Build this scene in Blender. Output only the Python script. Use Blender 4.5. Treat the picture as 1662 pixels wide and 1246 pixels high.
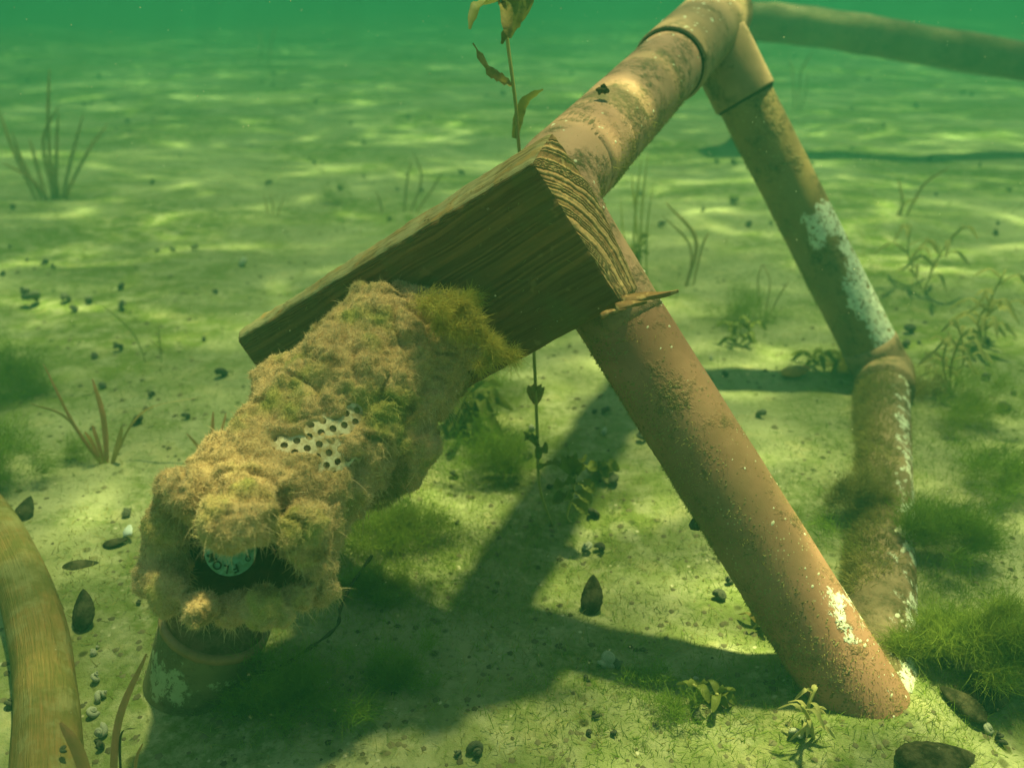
import bpy, bmesh, math, random
import numpy as np
from mathutils import Vector, Matrix, noise, Quaternion

for o in list(bpy.data.objects): bpy.data.objects.remove(o)
S = bpy.context.scene
COL = S.collection
rad = math.radians
random.seed(7); RNG = np.random.default_rng(7)

# ------------------------------------------------------------------ camera, sky, sun, exposure
CAM_H = 0.30; PITCH = rad(25); F = 1400.0
cam = bpy.data.cameras.new('camera'); camo = bpy.data.objects.new('camera', cam); COL.objects.link(camo)
camo.location = (0, 0, CAM_H); camo.rotation_euler = (rad(65), 0, 0)
cam.sensor_width = 36; cam.lens = 36 * F / 1662; cam.clip_start = 0.01; cam.clip_end = 200
cam.dof.use_dof = True; cam.dof.focus_distance = 0.375; cam.dof.aperture_fstop = 10
S.camera = camo

SUN_DIR = Vector((0.16, 0.27, 1.0)).normalized()
w = bpy.data.worlds.new('World'); S.world = w; w.use_nodes = True
nt = w.node_tree; nt.nodes.clear()
sky = nt.nodes.new('ShaderNodeTexSky'); sky.sky_type = 'NISHITA'; sky.sun_disc = False
sky.sun_elevation = math.asin(SUN_DIR.z); sky.sun_rotation = math.atan2(SUN_DIR.x, SUN_DIR.y)
bg = nt.nodes.new('ShaderNodeBackground'); bg.inputs[1].default_value = 0.15
wo = nt.nodes.new('ShaderNodeOutputWorld')
nt.links.new(sky.outputs[0], bg.inputs[0]); nt.links.new(bg.outputs[0], wo.inputs[0])
sl = bpy.data.lights.new('sun', 'SUN'); sl.energy = 5.0; sl.angle = rad(2.6); sl.color = (1.0, 0.93, 0.82)
so = bpy.data.objects.new('sun', sl); COL.objects.link(so); so.location = (1, 1, 3)
so.rotation_euler = SUN_DIR.to_track_quat('Z', 'Y').to_euler()
S.view_settings.view_transform = 'Standard'; S.view_settings.look = 'None'
S.view_settings.gamma = 1.0; S.view_settings.use_curve_mapping = False
S.view_settings.exposure = 0.38
S.render.engine = 'CYCLES'
S.cycles.use_denoising = True
S.cycles.max_bounces = 6; S.cycles.diffuse_bounces = 3; S.cycles.transparent_max_bounces = 12
S.cycles.volume_bounces = 1; S.cycles.sample_clamp_indirect = 4.0
S.cycles.caustics_reflective = False; S.cycles.caustics_refractive = False

# ------------------------------------------------------------------ helpers: placing
cp, sp_ = math.cos(PITCH), math.sin(PITCH)
def ray(u, v):
    x = (u - 831) / F; up = -(v - 623) / F
    return Vector((x, cp + up * sp_, up * cp - sp_))
def P(u, v, z): return Vector((0, 0, CAM_H)) + ray(u, v) * z
MOUNDS = [(0.158, 0.275, 0.010, 0.045), (-0.15, 0.31, 0.004, 0.05), (0.2, 0.5, 0.006, 0.09)]
def hz(x, y):
    h = 0.016 * noise.noise((x * 2.1, y * 2.6, 0.3)) + 0.006 * noise.noise((x * 7, y * 9, 3.1))
    h += 0.0026 * noise.noise((x * 25, y * 28, 7.7)) + .0011 * noise.noise((x * 70, y * 75, 1.7))
    for mx, my, a, r in MOUNDS:
        h += a * math.exp(-((x - mx) ** 2 + (y - my) ** 2) / r ** 2)
    d = math.hypot(x, y)
    if d > 2.5: h += min(0.05, (d - 2.5) * 0.02) * noise.noise((x * .5, y * .6, 9))
    return h
def G(u, v):
    d = ray(u, v); h = 0.0
    for _ in range(8):
        t = (CAM_H - h) / max(1e-3, -d.z); p = d * t; h = hz(p.x, p.y)
    return Vector((p.x, p.y, h))
def zdepth(p): return p.y * cp - (p.z - CAM_H) * sp_

# ------------------------------------------------------------------ helpers: objects
def tag(o, label, cat, group=None, kind=None):
    if label: o['label'] = label
    if cat: o['category'] = cat
    if group: o['group'] = group
    if kind: o['kind'] = kind
    return o
def thing(name, loc, label, cat, group=None):
    o = bpy.data.objects.new(name, None); COL.objects.link(o); o.location = loc; o.empty_display_size = .01
    return tag(o, label, cat, group)
def mesh(name, V, Fc, mats, smooth=True, mi=None):
    m = bpy.data.meshes.new(name)
    V = np.asarray(V, dtype=np.float32)
    if isinstance(Fc, np.ndarray):
        k = Fc.shape[1]
        m.vertices.add(len(V)); m.vertices.foreach_set('co', V.ravel())
        m.loops.add(Fc.size); m.loops.foreach_set('vertex_index', Fc.ravel().astype(np.int32))
        m.polygons.add(len(Fc)); m.polygons.foreach_set('loop_start', np.arange(0, Fc.size, k, dtype=np.int32))
        m.update(calc_edges=True)
    else:
        m.from_pydata([tuple(map(float, q)) for q in V], [], [tuple(f) for f in Fc])
    for q in (mats if isinstance(mats, (list, tuple)) else [mats]): m.materials.append(q)
    m.polygons.foreach_set('use_smooth', [smooth] * len(m.polygons))
    if mi is not None: m.polygons.foreach_set('material_index', mi)
    m.validate(); m.update()
    return m
def link(name, m, parent=None, loc=None, world=True):
    o = bpy.data.objects.new(name, m); COL.objects.link(o)
    if parent is not None:
        o.parent = parent
        if world:
            q = parent; off = Vector((0, 0, 0))
            while q is not None: off += q.location; q = q.parent
            o.location = -off + (loc or Vector((0, 0, 0)))
        elif loc is not None: o.location = loc
    elif loc is not None: o.location = loc
    return o
def obj(name, V, Fc, mats, parent=None, smooth=True, mi=None, loc=None, world=True):
    return link(name, mesh(name, V, Fc, mats, smooth, mi), parent, loc, world)

def smooth_path(pts, n):
    """Catmull-Rom through pts (Vectors) -> n points"""
    pts = [Vector(p) for p in pts]
    Q = [pts[0] * 2 - pts[1]] + pts + [pts[-1] * 2 - pts[-2]]
    out = []; k = len(pts) - 1
    for i in range(n):
        t = i / (n - 1) * k; j = min(int(t), k - 1); t -= j
        a, b, c, d = Q[j:j + 4]
        out.append(.5 * ((2 * b) + (c - a) * t + (2 * a - 5 * b + 4 * c - d) * t * t + (3 * b - a - 3 * c + d) * t ** 3))
    return out
def tube(path, radii, segs=16, cap=True, rfun=None):
    n = len(path); V = []; Fc = []
    t0 = (path[1] - path[0]).normalized(); up = t0.orthogonal().normalized()
    for i, p in enumerate(path):
        t = (path[min(i + 1, n - 1)] - path[max(i - 1, 0)]).normalized()
        up = (up - t * up.dot(t)).normalized(); s = t.cross(up)
        r = radii[i] if hasattr(radii, '__len__') else radii
        for k in range(segs):
            a = 2 * math.pi * k / segs; d = up * math.cos(a) + s * math.sin(a)
            rr = r * (rfun(i / (n - 1), a) if rfun else 1)
            V.append(p + d * rr)
    for i in range(n - 1):
        for k in range(segs):
            a = i * segs + k; b = i * segs + (k + 1) % segs
            Fc.append((a, b, b + segs, a + segs))
    if cap:
        Fc.append(tuple(range(segs))[::-1]); Fc.append(tuple(range((n - 1) * segs, n * segs)))
    return V, Fc
class MB:
    def __init__(s): s.V = []; s.F = []
    def add(s, V, Fc):
        o = len(s.V); s.V += list(V); s.F += [tuple(i + o for i in f) for f in Fc]; return s
def basis(axis, upv=Vector((0, 0, 1))):
    z = axis.normalized(); x = upv.cross(z)
    if x.length < 1e-4: x = Vector((1, 0, 0))
    x.normalize(); y = z.cross(x)
    return Matrix((x, y, z)).transposed()
def place_local(name, V, Fc, mats, a, b, parent, smooth=True, upv=Vector((0, 0, 1))):
    """part modelled along its own Z axis, put from a towards b"""
    o = link(name, mesh(name, V, Fc, mats, smooth), parent)
    R = basis(b - a, upv); off = o.location.copy()
    o.matrix_local = Matrix.Translation(off + a) @ R.to_4x4()
    return o
def lathe(prof, segs=40):
    V = []; Fc = []
    for r, z in prof:
        for k in range(segs):
            a = 2 * math.pi * k / segs; V.append((r * math.cos(a), r * math.sin(a), z))
    for i in range(len(prof) - 1):
        for k in range(segs):
            a = i * segs + k; b = i * segs + (k + 1) % segs
            Fc.append((a, b, b + segs, a + segs))
    return V, Fc

# filaments: curved tapering ribbons of three triangles each, from numpy arrays
def filaments(pos, nrm, length, width, droop=0.3, jitter=0.6, seg=2):
    n = len(pos); r = RNG
    d = nrm + r.normal(0, jitter, (n, 3)); d /= np.linalg.norm(d, axis=1, keepdims=True) + 1e-9
    c = r.normal(0, 1, (n, 3)); side = np.cross(d, c); side /= np.linalg.norm(side, axis=1, keepdims=True) + 1e-9
    bend = r.normal(0, 1, (n, 3)) * 0.45; bend[:, 2] -= droop
    L = length[:, None]; W = width[:, None]
    rows = []
    for i in range(seg + 1):
        t = i / seg
        p = pos + d * L * t + bend * L * t * t * 0.6
        if i < seg: rows += [p - side * W * (1 - t * .6), p + side * W * (1 - t * .6)]
        else: rows += [p]
    k = len(rows); V = np.stack(rows, 1).reshape(-1, 3)
    base = (np.arange(n) * k)[:, None]; T = []
    for i in range(seg):
        a = 2 * i
        if i < seg - 1: T += [base + np.array([a, a + 1, a + 3]), base + np.array([a, a + 3, a + 2])]
        else: T += [base + np.array([a, a + 1, a + 2])]
    return V, np.stack(T, 1).reshape(-1, 3)
def sample_mesh(V, Tri, n, wfun=None):
    a, b, c = V[Tri[:, 0]], V[Tri[:, 1]], V[Tri[:, 2]]
    cr = np.cross(b - a, c - a); ar = np.linalg.norm(cr, axis=1)
    wgt = ar.copy()
    if wfun is not None: wgt *= wfun((a + b + c) / 3, cr / (ar[:, None] + 1e-12))
    idx = RNG.choice(len(Tri), n, p=wgt / wgt.sum())
    r1 = np.sqrt(RNG.random(n))[:, None]; r2 = RNG.random(n)[:, None]
    p = a[idx] * (1 - r1) + b[idx] * (r1 * (1 - r2)) + c[idx] * (r1 * r2)
    return p, cr[idx] / (ar[idx][:, None] + 1e-12)
def tri_of(m):
    m.calc_loop_triangles()
    T = np.empty(len(m.loop_triangles) * 3, np.int32); m.loop_triangles.foreach_get('vertices', T)
    V = np.empty(len(m.vertices) * 3, np.float32); m.vertices.foreach_get('co', V)
    return V.reshape(-1, 3), T.reshape(-1, 3)

# ------------------------------------------------------------------ helpers: materials
class N:
    def __init__(s, name):
        s.m = bpy.data.materials.new(name); s.m.use_nodes = True; s.t = s.m.node_tree; s.t.nodes.clear()
        s.out = s.t.nodes.new('ShaderNodeOutputMaterial')
        s.co = s.t.nodes.new('ShaderNodeTexCoord').outputs['Object']
    def set(s, inp, v):
        if isinstance(v, bpy.types.NodeSocket): s.t.links.new(v, inp)
        elif v is not None:
            if isinstance(v, (tuple, list)) and len(v) == 3 and inp.type == 'RGBA': v = (*v, 1)
            inp.default_value = v
    def mapp(s, vec=None, scale=(1, 1, 1), loc=(0, 0, 0), rot=(0, 0, 0)):
        n = s.t.nodes.new('ShaderNodeMapping'); s.set(n.inputs[0], vec or s.co)
        n.inputs['Scale'].default_value = scale; n.inputs['Location'].default_value = loc; n.inputs['Rotation'].default_value = rot
        return n.outputs[0]
    def noise(s, scale, detail=3, rough=.55, vec=None, dist=0.0):
        n = s.t.nodes.new('ShaderNodeTexNoise'); s.set(n.inputs['Vector'], vec or s.co)
        n.inputs['Scale'].default_value = scale; n.inputs['Detail'].default_value = detail
        n.inputs['Roughness'].default_value = rough; n.inputs['Distortion'].default_value = dist
        return n.outputs['Fac']
    def vor(s, scale, vec=None, feature='F1', rnd=1.0):
        n = s.t.nodes.new('ShaderNodeTexVoronoi'); s.set(n.inputs['Vector'], vec or s.co); n.feature = feature
        n.inputs['Scale'].default_value = scale; n.inputs['Randomness'].default_value = rnd
        return n.outputs['Distance']
    def math(s, op, a, b=None, c=None, clamp=False):
        n = s.t.nodes.new('ShaderNodeMath'); n.operation = op; n.use_clamp = clamp
        s.set(n.inputs[0], a); s.set(n.inputs[1], b); s.set(n.inputs[2], c); return n.outputs[0]
    def rng(s, v, a, b, c=0.0, d=1.0):
        n = s.t.nodes.new('ShaderNodeMapRange'); n.interpolation_type = 'SMOOTHSTEP'
        s.set(n.inputs[0], v); n.inputs[1].default_value = a; n.inputs[2].default_value = b
        n.inputs[3].default_value = c; n.inputs[4].default_value = d; return n.outputs[0]
    def mix(s, f, a, b):
        n = s.t.nodes.new('ShaderNodeMix'); n.data_type = 'RGBA'
        s.set(n.inputs[0], f); s.set(n.inputs[6], a); s.set(n.inputs[7], b); return n.outputs[2]
    def sep(s, vec=None):
        n = s.t.nodes.new('ShaderNodeSeparateXYZ'); s.set(n.inputs[0], vec or s.co); return n.outputs
    def bump(s, h, dist=.001, strength=1.0, nrm=None):
        n = s.t.nodes.new('ShaderNodeBump'); s.set(n.inputs['Height'], h); n.inputs['Distance'].default_value = dist
        n.inputs['Strength'].default_value = strength
        if nrm: s.set(n.inputs['Normal'], nrm)
        return n.outputs[0]
    def pbr(s, col, rough=.6, nrm=None, spec=.25, trans=None, metal=0.0):
        b = s.t.nodes.new('ShaderNodeBsdfPrincipled'); s.set(b.inputs['Base Color'], col); s.set(b.inputs['Roughness'], rough)
        b.inputs['Specular IOR Level'].default_value = spec; b.inputs['Metallic'].default_value = metal
        if nrm: s.set(b.inputs['Normal'], nrm)
        sh = b.outputs[0]
        if trans is not None:
            t = s.t.nodes.new('ShaderNodeBsdfTranslucent'); s.set(t.inputs[0], col)
            mx = s.t.nodes.new('ShaderNodeMixShader'); mx.inputs[0].default_value = trans
            s.t.links.new(sh, mx.inputs[1]); s.t.links.new(t.outputs[0], mx.inputs[2]); sh = mx.outputs[0]
        s.t.links.new(sh, s.out.inputs[0]); return s.m
    def objrand(s):
        n = s.t.nodes.new('ShaderNodeObjectInfo'); return n.outputs['Random']

def m_ground():
    n = N('silt'); big = n.noise(3.2, 4, .6); mid = n.noise(14, 5, .65); fine = n.noise(160, 4, .7); sp = n.noise(60, 3, .6)
    xyz = n.sep()
    c = n.mix(n.rng(mid, .35, .68), (.29, .30, .17), (.37, .375, .235))
    c = n.mix(n.math('MULTIPLY', n.rng(big, .42, .6), n.rng(sp, .3, .6)), c, (.16, .20, .055))
    near = n.rng(n.math('MULTIPLY', xyz[1], 1.0), .75, .3)
    c = n.mix(n.math('MULTIPLY', n.math('MULTIPLY', n.rng(n.noise(9, 5, .7), .42, .62), n.rng(fine, .35, .6)), n.math('ADD', .45, n.math('MULTIPLY', near, .5))), c, (.115, .16, .035))
    v = n.vor(85); c = n.mix(n.math('MULTIPLY', n.rng(v, .27, .12), n.rng(n.noise(20, 2), .5, .62)), c, (.07, .075, .03))
    v2 = n.vor(140); c = n.mix(n.math('MULTIPLY', n.rng(v2, .2, .08), n.rng(n.noise(33, 2), .52, .66)), c, (.6, .56, .42))
    fl = n.math('MULTIPLY', n.rng(n.noise(210, 5, .75), .56, .64), n.rng(n.noise(11, 4, .6), .4, .6)); c = n.mix(n.math('MULTIPLY', fl, .75), c, (.09, .10, .03))
    c = n.mix(n.math('MULTIPLY', n.rng(n.noise(28, 5, .7), .54, .66), .5), c, (.40, .37, .20))
    h = n.math('ADD', n.math('MULTIPLY', n.noise(45, 6, .7), 1.0), n.math('MULTIPLY', fine, .35))
    return n.pbr(c, .95, n.bump(h, .006, .8), .05)
def m_pipe(name, base, hot, grime_amt=.5, white=None, seed=0.0, grime=(.085, .078, .03), ab=None, wcol=(.78, .82, .72)):
    """white = list of (z0, z1, angle_x, angle_y, threshold) in the pipe's own axes"""
    n = N(name); v = n.mapp(loc=(seed, seed * .7, 0))
    a = n.noise(26, 4, .6, v); b = n.noise(180, 4, .7, v); xyz = n.sep()
    c = n.mix(n.rng(a, .38, .62), base, hot)
    g = n.math('MULTIPLY', n.rng(n.noise(38, 5, .72, v), .62 - grime_amt * .3, .78 - grime_amt * .3), n.rng(b, .3, .62))
    c = n.mix(g, c, grime)
    film = n.rng(n.noise(12, 4, .6, n.mapp(loc=(seed + 3, 1, 2))), .4, .7)
    c = n.mix(n.math('MULTIPLY', film, .6), c, (.20, .155, .075))
    dots = n.math('MULTIPLY', n.rng(n.vor(420, v), .22, .12), n.rng(n.noise(30, 3, .6, v), .52, .7))
    c = n.mix(dots, c, (.5, .47, .3))
    if white:
        wn = n.noise(95, 6, .68, n.mapp(loc=(seed + 9, 0, 0), scale=(1.15, 1.15, .8))); tot = None
        Rl = basis(ab[1] - ab[0]).transposed()
        for z0, z1, wd_, th in white:
            dl = Rl @ Vector(wd_).normalized(); ax, ay = dl.x, dl.y; R = .0215
            f = n.math('MULTIPLY', n.rng(xyz[2], z0 - .006, z0 + .03), n.rng(xyz[2], z1 + .018, z1 - .012))
            d = n.math('ADD', n.math('MULTIPLY', xyz[0], ax / R), n.math('MULTIPLY', xyz[1], ay / R))
            f = n.math('MULTIPLY', f, n.rng(d, .1, .8))
            q = n.rng(n.math('ADD', wn, n.math('MULTIPLY', f, .42)), th, th + .07)
            q = n.math('MULTIPLY', n.math('MULTIPLY', q, n.rng(f, .02, .12)), n.rng(n.noise(260, 4, .7, n.mapp(loc=(seed, 2, 5))), .40, .46))
            tot = q if tot is None else n.math('MAXIMUM', tot, q)
        c = n.mix(tot, c, n.mix(n.rng(n.noise(140, 4, .7), .45, .7), wcol, tuple(q * .62 for q in wcol))); g = n.math('SUBTRACT', g, n.math('MULTIPLY', tot, .6))
    h = n.math('ADD', n.math('MULTIPLY', g, .9), n.math('MULTIPLY', b, .25))
    if white: h = n.math('ADD', h, n.math('MULTIPLY', tot, .8))
    return n.pbr(c, .6, n.bump(h, .0009, .8), .22)
def m_simple(name, c1, c2, scale=60, rough=.8, bump=.001, spec=.1, trans=None, rnd=0.0):
    n = N(name); f = n.rng(n.noise(scale, 5, .65), .36, .64); c = n.mix(f, c1, c2)
    if rnd:
        hs = n.t.nodes.new('ShaderNodeHueSaturation'); n.set(hs.inputs['Color'], c)
        n.set(hs.inputs['Value'], n.rng(n.objrand(), 0, 1, 1 - rnd, 1 + rnd)); c = hs.outputs[0]
    return n.pbr(c, rough, n.bump(n.noise(scale * 3, 4, .7), bump, .7), spec, trans)
def m_algae(name, tan, green, dark, trans=.25):
    n = N(name); a = n.noise(34, 3, .6); b = n.noise(95, 4, .7)
    c = n.mix(n.rng(a, .50, .70), tan, green)
    c = n.mix(n.math('MULTIPLY', n.rng(n.noise(60, 3, .6, n.mapp(loc=(4, 2, 1))), .52, .7), .8), c, dark)
    c = n.mix(n.math('MULTIPLY', n.rng(b, .5, .75), .5), c, tuple(min(1, q * 1.5) for q in tan))
    return n.pbr(c, .9, None, .05, trans)

M = {}
M['silt'] = m_ground()
M['coat'] = m_algae('tan_algae', (.46, .33, .18), (.32, .30, .10), (.22, .15, .07), .0)
M['fuzz'] = m_algae('tan_algae_threads', (.72, .56, .37), (.54, .52, .22), (.34, .26, .13), .35)
M['olive_fuzz'] = m_algae('olive_algae_threads', (.36, .32, .12), (.26, .28, .07), (.14, .13, .04), .35)
M['green_fuzz'] = m_algae('green_algae_threads', (.22, .32, .05), (.15, .27, .04), (.09, .17, .03), .45)
M['bright_fuzz'] = m_algae('bright_green_algae', (.28, .36, .07), (.21, .31, .05), (.14, .22, .035), .5)
M['reddish'] = m_simple('reddish_blade', (.62, .30, .17), (.46, .28, .12), 60, .6, .0003, .15, .35)
M['brown_blade'] = m_simple('brown_blade', (.54, .38, .18), (.34, .29, .11), 30, .6, .0003, .15, .35)
M['leaf'] = m_simple('pondweed_leaf', (.22, .25, .06), (.16, .20, .045), 90, .5, .0004, .2, .4)
M['leaf_old'] = m_simple('old_pondweed_leaf', (.36, .28, .10), (.2, .2, .05), 120, .6, .0005, .15, .35)
M['leaf_pale'] = m_simple('silted_pondweed_leaf', (.52, .48, .22), (.40, .40, .17), 60, .7, .0004, .1, .5)
M['stem'] = m_simple('pondweed_stem', (.48, .46, .18), (.36, .37, .11), 60, .5, .0003, .2, .2)
M['shell_dark'] = m_simple('dark_snail_shell', (.15, .16, .11), (.07, .08, .05), 220, .7, .0007, .2, None, .35)
M['shell_pale'] = m_simple('pale_snail_shell', (.62, .64, .54), (.24, .25, .16), 190, .6, .0006, .25)
M['mussel'] = m_simple('mussel_shell', (.02, .022, .011), (.085, .08, .045), 160, .8, .0008, .08)
M['white_shell'] = m_simple('white_shell', (.78, .85, .86), (.6, .66, .62), 100, .4, .0002, .4)
M['orange_shell'] = m_simple('orange_shell', (.5, .26, .08), (.2, .12, .05), 80, .6, .0004, .3)
M['metal'] = m_simple('pale_metal', (.66, .60, .45), (.34, .25, .12), 210, .45, .0002, .4)
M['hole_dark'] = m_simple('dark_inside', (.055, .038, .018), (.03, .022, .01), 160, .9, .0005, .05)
M['plug'] = m_simple('brown_silt_inside_pipe', (.26, .18, .09), (.15, .12, .05), 200, .9, .001, .05)
M['rim'] = m_simple('orange_rim', (.36, .21, .12), (.24, .16, .08), 120, .6, .0004, .2)
M['disc'] = m_simple('pale_green_plastic', (.20, .42, .36), (.13, .26, .17), 420, .5, .0002, .3)
M['ink'] = m_simple('dark_lettering', (.02, .045, .03), (.035, .06, .04), 100, .6, .0001, .1)
M['twig'] = m_simple('dark_twig', (.05, .045, .025), (.09, .08, .04), 90, .8, .0005, .05)
M['log'] = None

def m_wood(kind):
    n = N('wood_' + kind)
    at = n.t.nodes.new('ShaderNodeAttribute'); at.attribute_name = 'ring'; r = at.outputs['Fac']
    at2 = n.t.nodes.new('ShaderNodeAttribute'); at2.attribute_name = 'grain'; gv = at2.outputs['Vector']
    fib = n.noise(1.0, 5, .65, n.mapp(gv, scale=(25, 420, 420))); blot = n.noise(38, 4, .6)
    if kind == 'face':
        c = n.mix(n.rng(r, .35, .8), (.11, .058, .025), (.25, .135, .055))
        c = n.mix(n.rng(fib, .35, .65), c, (.17, .105, .045))
        c = n.mix(n.math('MULTIPLY', n.rng(blot, .5, .68), .7), c, (.14, .12, .045))
        c = n.mix(n.math('MULTIPLY', n.rng(n.noise(130, 3), .62, .72), .5), c, (.3, .2, .09))
    elif kind == 'top':
        c = n.mix(n.rng(r, .3, .8), (.14, .11, .05), (.25, .20, .10))
        c = n.mix(n.math('MULTIPLY', n.rng(blot, .42, .6), .6), c, (.30, .30, .18))
        c = n.mix(n.math('MULTIPLY', n.rng(n.noise(90, 4), .55, .7), .8), c, (.30, .19, .07))
    else:
        c = n.mix(n.rng(r, .25, .7), (.26, .15, .075), (.44, .28, .15))
        c = n.mix(n.math('MULTIPLY', n.rng(n.noise(240, 4), .5, .64), .6), c, (.60, .42, .22))
        c = n.mix(n.math('MULTIPLY', n.rng(blot, .52, .66), .5), c, (.24, .19, .07))
    return n.pbr(c, .75, n.bump(n.math('ADD', n.math('ADD', fib, n.math('MULTIPLY', r, 1.2 if kind == 'end' else .5)), n.math('MULTIPLY', n.noise(400, 4, .7), .6)), .0009, .8), .12)
def m_log():
    n = N('yellow_bare_wood'); v = n.mapp(scale=(1, 1, 1))
    at = n.t.nodes.new('ShaderNodeAttribute'); at.attribute_name = 'grain'; gv = at.outputs['Vector']
    f = n.noise(1.0, 5, .6, n.mapp(gv, scale=(14, 3.2, 1)), .6)
    c = n.mix(n.rng(f, .38, .62), (.19, .155, .055), (.27, .185, .075))
    c = n.mix(n.math('MULTIPLY', n.rng(n.noise(22, 5, .65), .46, .62), .75), c, (.13, .135, .045))
    c = n.mix(n.math('MULTIPLY', n.rng(f, .6, .72), .5), c, (.30, .15, .06))
    c = n.mix(n.math('MULTIPLY', n.rng(n.noise(60, 5, .7), .45, .65), .7), c, (.27, .255, .13))
    return n.pbr(c, .95, n.bump(n.math('ADD', f, n.math('MULTIPLY', n.noise(120, 4), .8)), .0016, .8), .03)

# ------------------------------------------------------------------ unseen caustic gobo at water level, and haze
def m_caustic_gobo():  # invented caustics and green tint painted as transparency, patterning the light below
    n = N('painted_caustic_pattern')
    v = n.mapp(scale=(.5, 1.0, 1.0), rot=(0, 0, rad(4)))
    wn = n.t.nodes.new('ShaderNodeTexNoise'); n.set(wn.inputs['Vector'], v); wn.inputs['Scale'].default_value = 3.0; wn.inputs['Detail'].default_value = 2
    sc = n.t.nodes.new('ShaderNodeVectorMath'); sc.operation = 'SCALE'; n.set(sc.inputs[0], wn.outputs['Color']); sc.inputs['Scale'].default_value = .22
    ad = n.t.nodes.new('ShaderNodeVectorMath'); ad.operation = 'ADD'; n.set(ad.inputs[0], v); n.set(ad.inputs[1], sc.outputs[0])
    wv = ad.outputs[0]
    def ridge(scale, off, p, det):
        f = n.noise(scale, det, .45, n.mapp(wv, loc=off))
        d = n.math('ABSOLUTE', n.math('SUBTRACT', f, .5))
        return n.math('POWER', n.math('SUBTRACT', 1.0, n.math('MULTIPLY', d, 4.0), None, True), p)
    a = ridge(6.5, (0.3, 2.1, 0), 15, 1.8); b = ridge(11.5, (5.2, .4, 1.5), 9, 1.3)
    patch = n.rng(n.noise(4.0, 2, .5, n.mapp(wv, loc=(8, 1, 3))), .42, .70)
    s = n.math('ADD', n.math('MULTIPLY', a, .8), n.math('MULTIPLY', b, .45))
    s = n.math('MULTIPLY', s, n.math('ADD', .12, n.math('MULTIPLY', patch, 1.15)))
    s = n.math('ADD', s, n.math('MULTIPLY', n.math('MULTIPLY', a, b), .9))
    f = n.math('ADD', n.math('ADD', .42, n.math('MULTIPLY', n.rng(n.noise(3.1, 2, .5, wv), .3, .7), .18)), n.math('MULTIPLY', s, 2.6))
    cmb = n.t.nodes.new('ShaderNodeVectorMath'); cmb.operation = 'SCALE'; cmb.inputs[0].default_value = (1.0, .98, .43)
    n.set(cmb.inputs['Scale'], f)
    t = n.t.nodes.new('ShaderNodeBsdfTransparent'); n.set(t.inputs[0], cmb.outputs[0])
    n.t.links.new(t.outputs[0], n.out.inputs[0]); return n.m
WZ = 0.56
def grid_sheet(xs, ys, zf):
    V = np.array([(x, y, zf(x, y)) for y in ys for x in xs], dtype=np.float32)
    nx, ny = len(xs), len(ys)
    i = np.arange(nx * ny).reshape(ny, nx)
    Fq = np.stack([i[:-1, :-1], i[:-1, 1:], i[1:, 1:], i[1:, :-1]], -1).reshape(-1, 4)
    return V, Fq
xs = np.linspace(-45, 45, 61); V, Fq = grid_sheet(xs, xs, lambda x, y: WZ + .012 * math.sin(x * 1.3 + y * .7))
o = obj('caustic_water_gobo', V, Fq, m_caustic_gobo()); tag(o, None, None, kind='structure')  # unseen overhead sheet at surface level, added as a gobo for the sun

hm = bpy.data.materials.new('green_water'); hm.use_nodes = True; t = hm.node_tree; t.nodes.clear()
ho = t.nodes.new('ShaderNodeOutputMaterial'); pv = t.nodes.new('ShaderNodeVolumePrincipled')
pv.inputs['Color'].default_value = (.05, .27, .205, 1); pv.inputs['Density'].default_value = .50
pv.inputs['Anisotropy'].default_value = .0; pv.inputs['Absorption Color'].default_value = (0, .14, .09, 1)
t.links.new(pv.outputs[0], ho.inputs['Volume'])
x0, x1, y0, y1, z0, z1 = -50, 50, -50, 50, -1.15, .5
V = [(x, y, z) for z in (z0, z1) for y in (y0, y1) for x in (x0, x1)]
o = obj('haze', V, [(0, 2, 3, 1), (4, 5, 7, 6), (0, 1, 5, 4), (2, 6, 7, 3), (0, 4, 6, 2), (1, 3, 7, 5)], hm, smooth=False)
tag(o, None, None, kind='stuff')

# ------------------------------------------------------------------ lake bed
a = np.linspace(-1, 1, 521); xs = .03 * np.sinh(a * 7.9)
b = np.linspace(0, 1, 621); ys = -2.0 + 0 * b
ys = np.concatenate([np.linspace(-40, -.2, 30), np.linspace(-.15, .2, 24), .2 + .28 * np.sinh(b * 5.6)[1:]])
xs = np.concatenate([[-40], xs, [40]]) if abs(xs[0]) < 40 else xs
V, Fq = grid_sheet(xs, ys, lambda x, y: hz(x, y))
tag(obj('lake_bed', V, Fq, M['silt']), None, None, kind='structure')

# ------------------------------------------------------------------ pipe frame
R = 0.0215; RB = 0.0228; RL = 0.0202
def at(t, a, b): return a + (b - a) * t
elbow = P(882, 316, .412); foot = P(1414, 1166, .386)
jt = P(1150, 42, .665); bfoot = P(1427, 592, .705)
frame = thing('pipe_stand', Vector((foot.x, foot.y, 0)), 'brown plastic pipe frame with two slanting legs standing on the lake bed', 'pipe frame')
Mmain = m_pipe('brown_pipe_top', (.40, .225, .165), (.52, .30, .22), .55, None, 1.0)
Mleg = m_pipe('brown_pipe_leg', (.29, .15, .10), (.39, .205, .145), .42, [(.165, .215, (.9, -.35, .45), .88), (.205, .24, (.9, -.35, .5), .97)], 2.0, ab=(elbow, foot))
def pipe(name, a, b, mat, r=R, n=30, upv=Vector((0, 0, 1)), parent=None):
    L = (b - a).length
    V, Fc = lathe([(r * .86, 0), (r, .0008)] + [(r * (1 + .004 * math.sin(i * 1.7)), L * i / n) for i in range(1, n)] + [(r, L - .0008), (r * .86, L)], 48)
    return place_local(name, V, Fc, mat, a, b, parent or frame, upv=upv)
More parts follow.
